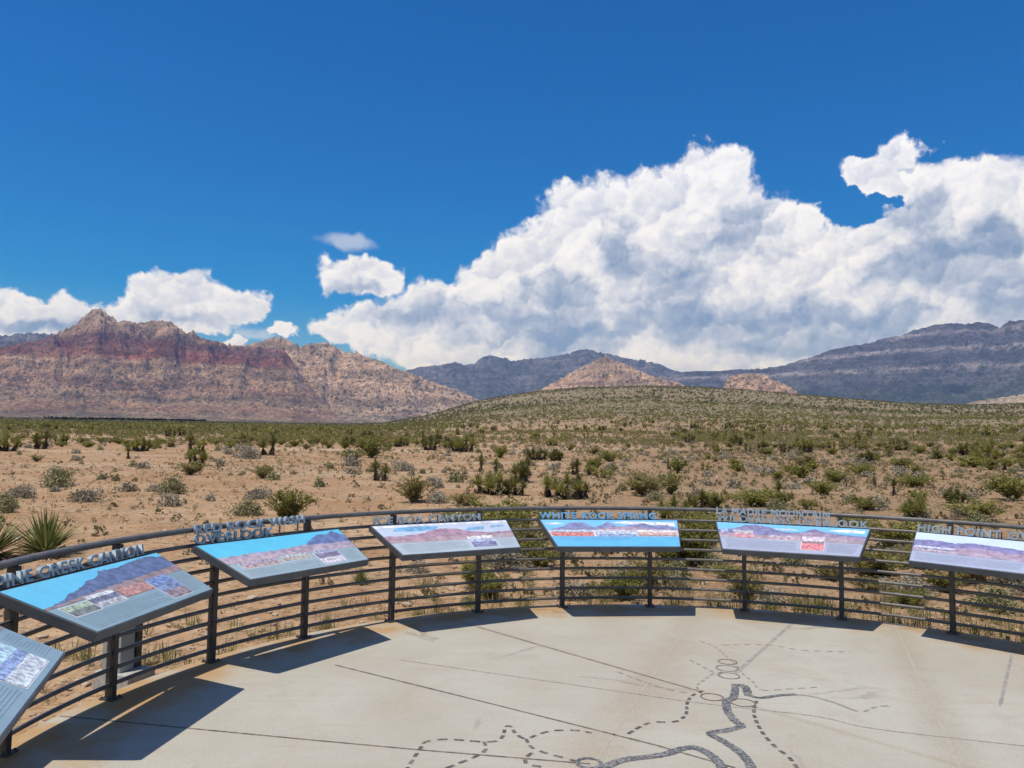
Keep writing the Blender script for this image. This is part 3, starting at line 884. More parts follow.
class Sign:
    def __init__(s, k, label):
        s.k = k
        s.th = TH0 + k * DTH + dth(k)
        dr = DRK.get(k, 0)
        s.ro, s.ri = RO + dr, RI + dr
        s.loc = P3(s.th, RAIL_R - .3)
        s.root = empty('information_sign', tuple(s.loc))
        tag(s.root, label, 'information sign', 'slanted picture signs along the railing')
        c = [P3(s.th, s.ri, -WI, ZI), P3(s.th, s.ri, WI, ZI), P3(s.th, s.ro, WO, ZO), P3(s.th, s.ro, -WO, ZO)]
        s.c = c
        nrm = np.cross(c[1] - c[0], c[3] - c[0]); nrm /= np.linalg.norm(nrm); s.n = nrm
        m = MB(); dn = -.060 * nrm
        m.hexa([q + dn - s.loc for q in c] + [q - s.loc for q in c])
        s.board = m.build('panel_frame', M_FRAME, s.root, bevel=.004)
        s.poster = None
        for sg in (-1, 1):
            m = MB(); t = math.tan(DP) * RAIL_R * .985 * sg
            zr = lambda r: ZI + (r - s.ri) * (ZO - ZI) / (s.ro - s.ri) - .063
            ra, rb_ = s.ri + .10, RAIL_R - .034
            P = []
            for dz in (-.055, 0):
                for (r, w) in ((ra, -.016), (ra, .016), (rb_, .016), (rb_, -.016)):
                    P.append(P3(s.th, r, t + w, zr(min(r, s.ro)) + dz) - s.loc)
            m.hexa(P); m.build('bracket', M_STEEL, s.root)

    def P(s, u, v, h):
        """u 0..1 from left to right, v 0..1 from the low edge to the high edge"""
        u = .008 + u * .984; v = .018 + v * .964
        h = .0012 + h * .22; a = s.c[0] * (1 - u) + s.c[1] * u; b = s.c[3] * (1 - u) + s.c[2] * u
        return a * (1 - v) + b * v + s.n * h - s.loc

    def sheet(s, name, layers, parent=None):
        """layers: list of (polygon uv points, colour, height, kind)"""
        m = MB(); mats = []
        for poly, c, h, kind in layers:
            mt = print_mat(c, kind)
            if mt not in mats: mats.append(mt)
            m.add([s.P(u, v, h) for u, v in poly], [tuple(range(len(poly)))], mats.index(mt))
        return m.build(name, mats, parent or s.root)

    def face(s, c): s.poster = s.sheet('poster', [([(0, 0), (1, 0), (1, 1), (0, 1)], c, .0025, 'plain')])

    def picture(s, v0, sky, layers, clouds=()):
        """landscape across the top: sky colour, then (ridge line, colour) far to near"""
        L = [([(0, v0), (1, v0), (1, 1), (0, 1)], sky, .0045, 'plain')]
        h = .0060
        for poly, c in clouds: L.append((poly, c, h, 'print')); h += .0003
        h = .0072
        for ridge, c in layers:
            r = rough(ridge)
            L.append(([(r[0][0], v0)] + [(r[-1][0], v0)] + r[::-1], c, h, 'print')); h += .0010
        s.sheet('landscape_picture', L, s.poster)

    def photo(s, u0, v0, u1, v1, layers, border=(.78, .8, .82)):
        bu = .0045; bv = .012
        L = [([(u0, v0), (u1, v0), (u1, v1), (u0, v1)], border, .0040, 'plain')]
        h = .0140
        for (a, b, c) in layers:  # horizontal bands a..b of the photo height with ragged tops
            y0 = v0 + bv + (v1 - v0 - 2 * bv) * a; y1 = v0 + bv + (v1 - v0 - 2 * bv) * b
            r = rough([(u0 + bu, y1), ((u0 * 2 + u1) / 3, y1 + (0 if b >= 1 else (v1 - v0) * .10)), ((u0 + 2 * u1) / 3, y1 - (0 if b >= 1 else (v1 - v0) * .06)), (u1 - bu, y1)], 0 if b >= 1 else .02)
            r = [(min(max(x, u0 + bu), u1 - bu), min(y, v1 - bv)) for x, y in r]
            L.append(([(u0 + bu, y0), (u1 - bu, y0)] + r[::-1], c, h, 'photo')); h += .0008
        s.sheet('photo', L, s.poster)

    def text(s, u0, v0, u1, v1, rows, c):
        L = []
        for i in range(rows):
            y = v1 - (i + .5) * (v1 - v0) / rows; hh = (v1 - v0) / rows * .13
            u = u0
            last = random.uniform(.55, 1.0) if i % 5 == 4 else 1
            while u < u0 + (u1 - u0) * last - .012:
                w = min(random.uniform(.008, .03), u1 - u)
                L.append(([(u, y - hh), (u + w, y - hh), (u + w, y + hh), (u, y + hh)], c, .0122, 'plain')); u += w + .006
        s.sheet('text_block', L, s.poster)

    def title(s, rows, size=.071, mat=None):
        for i, (txt, ua, ub) in enumerate(rows):
            cu = bpy.data.curves.new('title', 'FONT'); cu.body = txt; cu.extrude = .10; cu.offset = .026; cu.resolution_u = 3
            cu.space_character = 1.12
            o = bpy.data.objects.new('title', cu); COL.objects.link(o)
            dg = bpy.context.evaluated_depsgraph_get(); dg.update()
            me = bpy.data.meshes.new_from_object(o.evaluated_get(dg))
            bpy.data.objects.remove(o); bpy.data.curves.remove(cu)
            V = np.empty(len(me.vertices) * 3); me.vertices.foreach_get('co', V); V = V.reshape(-1, 3)
            lo, hi = V.min(0), V.max(0)
            N_ = (V - lo) / (hi - lo)
            A = s.c[3] * (1 - ua) + s.c[2] * ua; B = s.c[3] * (1 - ub) + s.c[2] * ub
            outw = np.array([math.sin(s.th), math.cos(s.th), 0])
            z0 = .006 + (len(rows) - 1 - i) * (size * 1.13)
            W = A + (B - A) * N_[:, :1] + np.array([0, 0, 1]) * (z0 + size * N_[:, 1:2]) + outw * (.030 - .026 * N_[:, 2:3] + .012 * N_[:, 1:2])
            me.vertices.foreach_set('co', (W - s.loc).astype(np.float32).ravel()); me.update()
            me.materials.clear(); me.materials.append(mat or M_LETTER)
            link('title_letters', me, s.root)
        # added mounting bar narrows the sunlit slit on the pavement; prongs carry the letters
        outw = np.array([math.sin(s.th), math.cos(s.th), 0]); tg = np.array([math.cos(s.th), -math.sin(s.th), 0])
        bm = bmesh.new()
        hmax = len(rows) * size * 1.05
        xs = [-WO * .985]; top = []
        for f in np.linspace(.04, .70 if len(rows) > 1 else .78, 6):
            x = -WO + 2 * WO * f; top += [(x - .0035, .0), (x - .0035, hmax), (x + .0035, hmax), (x + .0035, .0)]
        outl = [(-WO * .985, -.035)] + [(-WO * .985, 0)] + top + [(WO * .985, 0), (WO * .985, -.035)]
        ctr = P3(s.th, s.ro, 0, ZO)
        vb = [bm.verts.new(tuple(ctr + tg * x + np.array([0, 0, z]) + outw * .036 - s.loc)) for x, z in outl]
        f = bm.faces.new(vb)
        r = bmesh.ops.extrude_face_region(bm, geom=[f])
        bmesh.ops.translate(bm, verts=[v for v in r['geom'] if isinstance(v, bmesh.types.BMVert)], vec=Vector(tuple(outw * .014)))
        m2 = bmesh.ops.recalc_face_normals(bm, faces=bm.faces)
        me = bpy.data.meshes.new('letter_mount'); bm.to_mesh(me); bm.free(); me.materials.append(M_FRAME)
        link('letter_mount', me, s.root)
        m = MB()
        c0 = [s.c[3], s.c[2]]
        m.hexa([c0[0] + outw * .003 - np.array([0, 0, .05]) - s.loc, c0[1] + outw * .003 - np.array([0, 0, .05]) - s.loc, c0[1] + outw * .034 - np.array([0, 0, .05]) - s.loc, c0[0] + outw * .034 - np.array([0, 0, .05]) - s.loc,
                c0[0] + outw * .003 - np.array([0, 0, .012]) - s.loc, c0[1] + outw * .003 - np.array([0, 0, .012]) - s.loc, c0[1] + outw * .034 - np.array([0, 0, .012]) - s.loc, c0[0] + outw * .034 - np.array([0, 0, .012]) - s.loc])
        m.build('shade_strip', M_FRAME, s.root)  # strip added to close the gap and narrow the sunlit slit below


def rough(r, amp=.013):
    """breaks a ridge line up into small crags"""
    o = []
    for i in range(len(r) - 1):
        (a, b), (c, d) = r[i], r[i + 1]
        k = max(2, int(abs(c - a) / .018))
        for j in range(k):
            t = j / k
            o.append((a + (c - a) * t, min(.995, b + (d - b) * t + random.uniform(-amp, amp) * (0 if amp == 0 else 1))))
    o.append(r[-1]); return o


TXTBG = (.27, .37, .44)
SKYC = (.16, .50, .74)
# seen at the left border, only its lower right corner in the picture
S = Sign(-1, 'picture sign cut off by the left border, nearest of the row')
S.face((.27, .38, .45)); S.picture(.55, SKYC, [([(0, .7), (.3, .85), (.6, .75), (1, .8)], (.12, .2, .42)), ([(0, .6), (1, .62)], (.36, .25, .24))])
S.photo(.50, .05, .84, .54, [(0, .40, (.60, .66, .78)), (.36, .62, (.25, .34, .62)), (.58, 1, (.42, .62, .88))]); S.text(.05, .06, .47, .48, 13, (0.317, 0.422, 0.490)); S.text(.88, .1, .98, .5, 12, (0.317, 0.422, 0.490))

S = Sign(0, 'slanted picture sign titled PINE CREEK CANYON with a dark blue mountain rising to the right')
S.face((.26, .37, .43))
S.picture(.52, (.15, .55, .80), [([(0, .56), (.1, .58), (.2, .66), (.3, .72), (.38, .80), (.47, .83), (.52, .93), (.62, .90), (.75, .95), (.88, .98), (1, .90)], (.055, .105, .27)), ([(0, .55), (.2, .57), (.4, .60), (.6, .62), (.8, .63), (1, .66)], (.30, .19, .19))])
S.photo(.05, .29, .22, .50, [(0, .55, (.12, .15, .13)), (.5, 1, (.33, .42, .30))]); S.photo(.225, .31, .42, .57, [(0, .4, (.45, .45, .5)), (.35, .75, (.12, .13, .22)), (.72, 1, (.62, .66, .74))])
S.photo(.425, .34, .655, .53, [(0, 1, (.46, .20, .17))], (.45, .3, .28)); S.photo(.66, .06, .845, .55, [(0, .4, (.25, .17, .2)), (.35, .7, (.13, .19, .38)), (.66, 1, (.13, .22, .5))])
S.text(.04, .04, .64, .28, 10, (0.355, 0.461, 0.509)); S.text(.86, .08, .98, .50, 10, (0.346, 0.442, 0.480))
S.title([('PINE CREEK CANYON', .01, .905)])

S = Sign(1, 'slanted picture sign titled RED ROCK WASH OVERLOOK in two rows of letters')
S.face((.33, .43, .49))
S.picture(.42, (.12, .55, .80), [([(.62, .58), (.66, .70), (.72, .80), (.80, .92), (.87, .88), (.93, .97), (1, .80)], (.065, .13, .36)), ([(0, .60), (.2, .63), (.4, .62), (.62, .66), (.8, .62), (1, .60)], (.38, .30, .42)), ([(0, .50), (.3, .52), (.7, .54), (1, .50)], (.44, .33, .40))])
S.photo(.06, .25, .34, .43, [(0, .5, (.42, .27, .27)), (.45, 1, (.34, .28, .36))]); S.photo(.36, .28, .58, .46, [(0, .6, (.40, .33, .28)), (.55, 1, (.42, .46, .5))])
S.photo(.62, .06, .82, .46, [(0, .45, (.62, .58, .66)), (.4, .8, (.16, .13, .24)), (.75, 1, (.30, .33, .5))])
S.text(.04, .04, .6, .23, 7, (0.422, 0.518, 0.557)); S.text(.84, .08, .98, .38, 9, (0.422, 0.518, 0.557))
S.title([('RED ROCK WASH', .01, .735), ('OVERLOOK', .01, .51)])

S = Sign(2, 'slanted picture sign titled ICE BOX CANYON with pink cliffs under a cloudy sky')
S.face((.43, .50, .57))
S.picture(.38, (.50, .58, .72), [([(0, .62), (.12, .60), (.3, .66), (.42, .80), (.55, .78), (.66, .66), (.8, .58), (1, .60)], (.36, .20, .29)), ([(0, .48), (.3, .52), (.6, .52), (1, .50)], (.42, .27, .31))],
          [([(.10, .78), (.25, .74), (.42, .78), (.45, .88), (.3, .93), (.14, .88)], (.10, .36, .66)), ([(.62, .68), (.78, .70), (.80, .80), (.68, .80)], (.16, .38, .68)), ([(.84, .75), (.97, .78), (.95, .84), (.86, .82)], (.2, .42, .68)),
           ([(.0, .9), (.5, .93), (1, .9), (1, .985), (0, .985)], (.74, .76, .82))])
S.photo(.60, .08, .82, .48, [(0, .5, (.16, .17, .36)), (.45, .8, (.42, .46, .66)), (.75, 1, (.72, .74, .8))]); S.text(.05, .06, .57, .34, 10, (0.499, 0.557, 0.605)); S.text(.85, .10, .98, .52, 10, (0.518, 0.576, 0.634))
S.title([('ICE BOX CANYON', .03, .80)])

S = Sign(3, 'slanted picture sign with a plain bright blue lower band and sky blue title letters')
S.face((.13, .46, .78))  # blue of the reflected sky is put into the sheet colour
S.picture(.36, (.20, .52, .82), [([(0, .60), (.06, .66), (.14, .74), (.2, .88), (.3, .90), (.36, .72), (.42, .78), (.48, .93), (.56, .72), (.66, .82), (.74, .88), (.82, .78), (.92, .82), (1, .66)], (.17, .19, .42)),
                                 ([(.38, .62), (.5, .72), (.65, .74), (.8, .66), (1, .60)], (.40, .27, .40)), ([(0, .60), (.3, .61), (.7, .62), (1, .60)], (.58, .55, .62))],
          [([(.5, .9), (.62, .95), (.8, .93), (.98, .9), (.98, .76), (.8, .8), (.6, .84)], (.74, .76, .82)), ([(.0, .86), (.1, .9), (.16, .84), (.04, .8)], (.6, .7, .8))])
S.photo(.01, .36, .34, .58, [(0, .85, (.58, .16, .15)), (.80, 1, (.25, .55, .8))], (.5, .7, .85)); S.photo(.35, .36, .68, .57, [(0, .45, (.22, .34, .58)), (.4, 1, (.45, .5, .66))], (.3, .6, .85)); S.photo(.685, .37, .99, .60, [(0, .25, (.28, .2, .2)), (.22, .7, (.62, .36, .32)), (.66, 1, (.7, .7, .76))], (.66, .72, .8))
S.text(.05, .22, .62, .34, 4, (0.269, 0.538, 0.768))
S.title([('WHITE ROCK SPRING', .005, .845)], mat=mat_metal('sky_tinted_letter_plate', (.16, .42, .66), (.24, .52, .76), .4, .15))  # sky reflection painted into the letters as blue base colour

S = Sign(4, 'picture sign with two long rows of title letters and a red photo at low right')
S.face((.38, .42, .55))
S.picture(.44, (.18, .50, .80), [([(0, .72), (.1, .76), (.2, .93), (.28, .97), (.36, .88), (.46, .72), (.58, .76), (.66, .92), (.74, .80), (.86, .74), (1, .70)], (.15, .15, .36)), ([(.35, .6), (.5, .66), (.68, .8), (.8, .70), (1, .66)], (.32, .22, .36)),
                                 ([(0, .60), (.4, .58), (.7, .60), (1, .58)], (.40, .29, .38)), ([(0, .5), (1, .48)], (.44, .33, .38))],
          [([(.74, .88), (.86, .95), (.98, .92), (.98, .82), (.84, .82)], (.74, .77, .84)), ([(.35, .84), (.5, .88), (.56, .82), (.44, .8)], (.55, .66, .82))])
S.photo(.01, .50, .075, .74, [(0, .6, (.35, .22, .36)), (.5, 1, (.28, .34, .58))], (.42, .42, .56)); S.photo(.10, .44, .25, .74, [(0, .55, (.60, .22, .28)), (.5, 1, (.38, .36, .42))]); S.photo(.35, .42, .575, .60, [(0, .7, (.44, .30, .36)), (.65, 1, (.42, .34, .44))])
S.photo(.58, .12, .745, .62, [(0, .55, (.62, .16, .19)), (.5, .68, (.20, .14, .18)), (.64, 1, (.60, .52, .62))], (.8, .72, .74)); S.text(.04, .08, .55, .38, 12, (0.442, 0.480, 0.595)); S.text(.77, .08, .97, .40, 12, (0.442, 0.480, 0.595))
S.title([('LA MADRE MOUNTAIN', .005, .75), ('WILDERNESS OVERLOOK', .005, .99)])

S = Sign(5, 'slanted picture sign titled HIGH POINT, cut off by the right border')
S.face((.40, .45, .60))
S.picture(.34, (.58, .70, .86), [([(0, .72), (.12, .76), (.25, .72), (.35, .78), (.5, .74), (.66, .70), (.8, .76), (1, .70)], (.19, .18, .44)), ([(0, .50), (.2, .55), (.4, .62), (.6, .56), (.8, .6), (1, .56)], (.36, .25, .38)), ([(0, .42), (.4, .45), (1, .4)], (.40, .30, .42))])
S.photo(.005, .36, .27, .54, [(0, .4, (.42, .34, .42)), (.35, .7, (.25, .22, .42)), (.65, 1, (.5, .54, .7))]); S.photo(.78, .16, .94, .56, [(0, .7, (.62, .26, .2)), (.65, 1, (.66, .6, .68))]); S.text(.03, .06, .7, .30, 10, (0.451, 0.499, 0.634))
S.title([('HIGH POINT OVERLOOK', .01, .97)])

# ------------------------------------------------------------------ utility box beyond the railing
bx_ = hit(140, 690)
bd = math.atan2(bx_[0] - CX, bx_[1] - CY)
bc = P3(bd, RAIL_R + .36)
zg = float(hz(bc[0], bc[1]))
ub = empty('utility_box', (bc[0], bc[1], zg), -bd)
tag(ub, 'low grey utility box on concrete outside the railing under the PINE CREEK CANYON sign', 'utility box')
m = MB(); m.box((0, 0, .05), .27, .34, .18); m.build('concrete_base', mat_plain('old_concrete', (.36, .36, .34), (.48, .47, .44), 20, bump=.004), ub, bevel=.012)
m = MB(); m.box((-.05, .02, .14 + .24), .13, .18, .48); m.box((-.05, .02, .632), .15, .20, .02); m.build('cabinet', M_BOX, ub, bevel=.006)
m = MB(); m.box((.07, .02, .14 + .23), .085, .14, .46); m.box((.07, -.057, .44), .05, .012, .15); m.box((.07, -.057, .27), .05, .012, .09); m.build('meter_case', M_BOXDARK, ub, bevel=.005)

# ------------------------------------------------------------------ plants
def blades(n, L, w, e0, e1, g, droop=.25, center=(0, 0, 0), base_r=.03, fold=.25):
    """stiff folded sword leaves: 3 stations x 3 points -> 4 quads each (last narrow)"""
    az = g.uniform(0, 2 * PI, n); el = np.radians(e0 + (e1 - e0) * g.uniform(0, 1, n) ** .8)
    Ln = L * g.uniform(.7, 1.12, n)
    d = np.stack([np.cos(az) * np.cos(el), np.sin(az) * np.cos(el), np.sin(el)], -1)
    side = np.stack([-np.sin(az), np.cos(az), np.zeros(n)], -1)
    up = np.cross(d, side) * -1; up[up[:, 2] < 0] *= -1
    c = np.asarray(center)
    V = np.zeros((n, 9, 3))
    for i, (t, ww) in enumerate(((0, .7), (.45, 1.0), (1, .06))):
        p = c + d * (base_r + Ln * t)[:, None]
        p[:, 2] -= droop * (t ** 2) * Ln * np.cos(el)
        hw = (w * ww / 2)
        V[:, i * 3 + 0] = p + side * hw + up * hw * fold; V[:, i * 3 + 1] = p - up * hw * fold; V[:, i * 3 + 2] = p - side * hw + up * hw * fold
    b = np.arange(n)[:, None, None] * 9
    q = np.array([[0, 1, 4, 3], [1, 2, 5, 4], [3, 4, 7, 6], [4, 5, 8, 7]])[None]
    return V.reshape(-1, 3), (b + q).reshape(-1, 4)


def cat(parts):
    V = []; Fc = []; o = 0
    for v, f in parts: V.append(v); Fc.append(f + o); o += len(v)
    return np.concatenate(V), np.concatenate(Fc)


def tube_np(pts, rads, n=6):
    mb = MB(); mb.tube(pts, rads, n, cap=False)
    return np.array(mb.v), np.array([f for f in mb.f if len(f) == 4])


def quads(C, S_, g, aspect=2.2, upb=.0):
    n = len(C)
    a = g.normal(size=(n, 3)); a[:, 2] += upb; a /= np.linalg.norm(a, axis=1, keepdims=True)
    b = np.cross(a, g.normal(size=(n, 3))); b /= np.linalg.norm(b, axis=1, keepdims=True)
    S_ = np.broadcast_to(S_, (n,))[:, None]
    a = a * S_ * .5 * aspect ** .5; b = b * S_ * .5 / aspect ** .5
    V = np.stack([C - a, C + b, C + a, C - b], 1).reshape(-1, 3)
    return V, np.arange(n * 4).reshape(-1, 4)


def creosote_geo(seed, nst, per, leaf, spread=.62, flat=.0):
    g = np.random.default_rng(seed)
    st = []; C = []
    for i in range(nst):
        az = g.uniform(0, 2 * PI); lean = g.uniform(.12, spread)
        h = g.uniform(.62, 1.0) * (1 - flat * lean)
        bend = g.normal(0, .06, 2)
        P_ = []
        for t in np.linspace(0, 1, 5):
            rr = lean * (t ** 1.15)
            P_.append((math.cos(az) * rr + bend[0] * t * t, math.sin(az) * rr + bend[1] * t * t, h * t ** .92))
        st.append(tube_np(P_, [.012 * (1 - .75 * t) + .002 for t in np.linspace(0, 1, 5)], 4))
        P_ = np.array(P_)
        for j in range(g.integers(4, 7)):  # side twigs
            t0 = g.uniform(.12, .95); k = t0 * 4; i0 = int(min(k, 3)); p0 = P_[i0] + (P_[i0 + 1] - P_[i0]) * (k - i0)
            dd = g.normal(0, 1, 3); dd[2] = abs(dd[2]) * .8 + (.25 if t0 > .3 else -.1); dd /= np.linalg.norm(dd)
            ln = g.uniform(.10, .26)
            st.append(tube_np([p0, p0 + dd * ln], [.004, .0015], 3))
            tt = g.uniform(.15, 1.1, per)[:, None]
            C.append(p0 + dd * ln * tt + g.normal(0, .028, (per, 3)))
        tt = g.uniform(.2, 1.02, per); kk = tt * 4; ii = np.minimum(kk.astype(int), 3)
        C.append(P_[ii] + (P_[ii + 1] - P_[ii]) * (kk - ii)[:, None] + g.normal(0, .03, (per, 3)))
    C = np.concatenate(C); C[:, 2] = np.maximum(C[:, 2], .02)
    return cat(st), quads(C, leaf * g.uniform(.6, 1.3, len(C)), g)


def sage_geo(seed, n, leaf, nst=16):
    g = np.random.default_rng(seed)
    st = []
    lobes = [(g.uniform(0, 2 * PI), g.uniform(0, .3), g.uniform(.5, 1)) for _ in range(7)]
    C = []
    for az, rr, hh in lobes:
        m_ = n // 7
        d = g.normal(size=(m_, 3)); d[:, 2] = np.abs(d[:, 2]); d /= np.linalg.norm(d, axis=1, keepdims=True)
        d *= (g.uniform(.35, 1.0, m_) ** .5)[:, None]
        C.append(np.array([math.cos(az) * rr, math.sin(az) * rr, 0]) + d * np.array([.30, .30, .62 * hh]))
    C = np.concatenate(C); C[:, 2] += .01
    for i in range(nst):
        e = C[g.integers(len(C))]
        st.append(tube_np([(0, 0, 0), tuple(e * np.array([.6, .6, .45])), tuple(e)], [.010, .006, .002], 3))
    return cat(st), quads(C, leaf * g.uniform(.6, 1.4, len(C)), g, 2.6, .6)


def two_mat(name, a, b, ma, mb_):
    V, Fc = cat([a, b])
    return np_mesh(name, V, Fc, [ma, mb_], midx=np.r_[np.zeros(len(a[1])), np.ones(len(b[1]))])


CREO_NEAR = []; CREO_FAR = []
for i in range(5):
    st, lf = creosote_geo(100 + i, 30, 22, .046, spread=(.62, .75, .9, .7, .8)[i], flat=(.1, .25, .35, .2, .3)[i])
    lm = (M_CREO, M_CREO2, M_CREO, M_CREO, M_CREO2)[i]
    CREO_NEAR.append((np_mesh('stems', *st, [M_TWIG]), np_mesh('foliage', *lf, [lm])))
    st, lf = creosote_geo(120 + i, 16, 9, .09, spread=(.65, .8, .95, .7, .85)[i], flat=.35)
    CREO_FAR.append(two_mat('creosote_bush', st, lf, M_TWIG, lm))
SAGE_NEAR = []; SAGE_FAR = []
for i in range(4):
    st, lf = sage_geo(200 + i, 1300, .045)
    lm = (M_SAGE, M_SAGEG, M_SAGE, M_SAGE)[i]
    SAGE_NEAR.append((np_mesh('stems', *st, [M_TWIG]), np_mesh('foliage', *lf, [lm])))
    st, lf = sage_geo(220 + i, 320, .09, 8)
    SAGE_FAR.append(two_mat('sagebrush', st, lf, M_TWIG, lm))


def yucca_geo(seed, heads, L=.50, n=120, w=.040, stem=True, dark=False):
    """heads: list of (x, y, height) of leaf crowns on shaggy trunks"""
    g = np.random.default_rng(seed)
    tr = []; cr_ = []
    for (x, y, h) in heads:
        if stem and h > .12:
            P_ = [(x * .35, y * .35, -.03), (x * .6, y * .6, h * .35), (x * .9, y * .9, h * .75), (x, y, h)]
            tr.append(tube_np(P_, [.085, .075, .07, .065], 8))
            for k in range(int(5 + h * 12)):
                t = g.uniform(.12, 1.0)
                tr.append(blades(9, L * .75, w * .85, -82, -48, g, .1, (x * (.35 + .65 * t), y * (.35 + .65 * t), h * t), .06))
        v, f = blades(n, L, w, -12, 88, g, .16, (x, y, h), .03)
        cr_.append((v, f))
    T = cat(tr) if tr else None
    return T, cr_


YUC = {}
specs = {'tall': [(0, 0, .72)], 'double': [(-.26, .05, .62), (.28, -.05, .42)], 'cluster': [(-.5, .1, .45), (.05, -.15, .7), (.5, .1, .5), (.15, .4, .35)],
         'wide': [(-.75, 0, .35), (-.3, .2, .55), (.2, -.1, .5), (.65, .15, .4), (.0, .5, .3), (.4, -.4, .25)], 'leaning': [(.42, .1, .62), (-.1, 0, .3)]}
for i, (kk, hd) in enumerate(specs.items()):
    for dk in (0, 1):
        T, cs = yucca_geo(300 + i * 2 + dk, hd)
        lm = M_YUCD if dk else M_YUC
        YUC[kk, dk] = (np_mesh('trunk', *T, [M_SKIRT]), [np_mesh('leaf_crown', *c, [lm]) for c in cs], two_mat('yucca', T, cat(cs), M_SKIRT, lm))
g = np.random.default_rng(77)
v1 = blades(170, .62, .036, 8, 88, g, .06, (0, 0, .05), .04); v2 = blades(60, .5, .034, -25, 10, g, .2, (0, 0, .08), .04)
YUC['rosette', 0] = (np_mesh('dead_leaves', *v2, [M_SKIRT]), [np_mesh('leaf_crown', *v1, [M_YUCG])], two_mat('yucca', v2, v1, M_SKIRT, M_YUCG))
T, cs = yucca_geo(391, [(0, 0, .95), (.2, .1, .55)], L=.30, n=16)
YUC['dead', 0] = (np_mesh('trunk', *T, [M_SKIRT]), [np_mesh('leaf_crown', *cs[0], [M_SKIRT])], two_mat('yucca', T, cat(cs), M_SKIRT, M_SKIRT))

COUNT = {'creosote': 0, 'sage': 0, 'yucca': 0}
PLACED = []


def place(kind, x, y, size, var, near, label, group, rz=None, wide=1.0):
    """one plant as one thing; size = height in metres"""
    z = float(hz(x, y)) - .02
    rz = random.uniform(0, 6.28) if rz is None else rz
    PLACED.append((x, y, size * .5))
    COUNT[kind] += 1
    if kind == 'yucca':
        trunk, crowns, whole = YUC[var]
        name = 'yucca'; catg = 'yucca'
        sc = size / {'tall': 1.3, 'double': 1.2, 'cluster': 1.15, 'wide': 1.0, 'leaning': 1.05, 'rosette': .66, 'dead': 1.2}[var[0]]
    elif kind == 'creosote': name = 'creosote_bush'; catg = 'bush'; sc = size / .92; whole = CREO_FAR[var]
    else: name = 'sagebrush'; catg = 'shrub'; sc = size / .50; whole = SAGE_FAR[var]
    if near:
        o = empty(name, (x, y, z), rz)
        if kind == 'yucca':
            link(trunk.name.split('.')[0], trunk, o)
            for c in crowns: link('leaf_crown', c, o)
        else:
            st, fo = (CREO_NEAR if kind == 'creosote' else SAGE_NEAR)[var]
            link('stems', st, o); link('foliage', fo, o)
    else:
        o = link(name, whole); o.location = (x, y, z); o.rotation_euler = (0, 0, rz)
    o.scale = (sc * wide, sc * wide, sc)
    tag(o, label, catg, group)
    return o


GY = 'yuccas scattered over the desert'; GC = 'creosote bushes scattered over the desert'; GS = 'low sagebrush scattered over the desert'
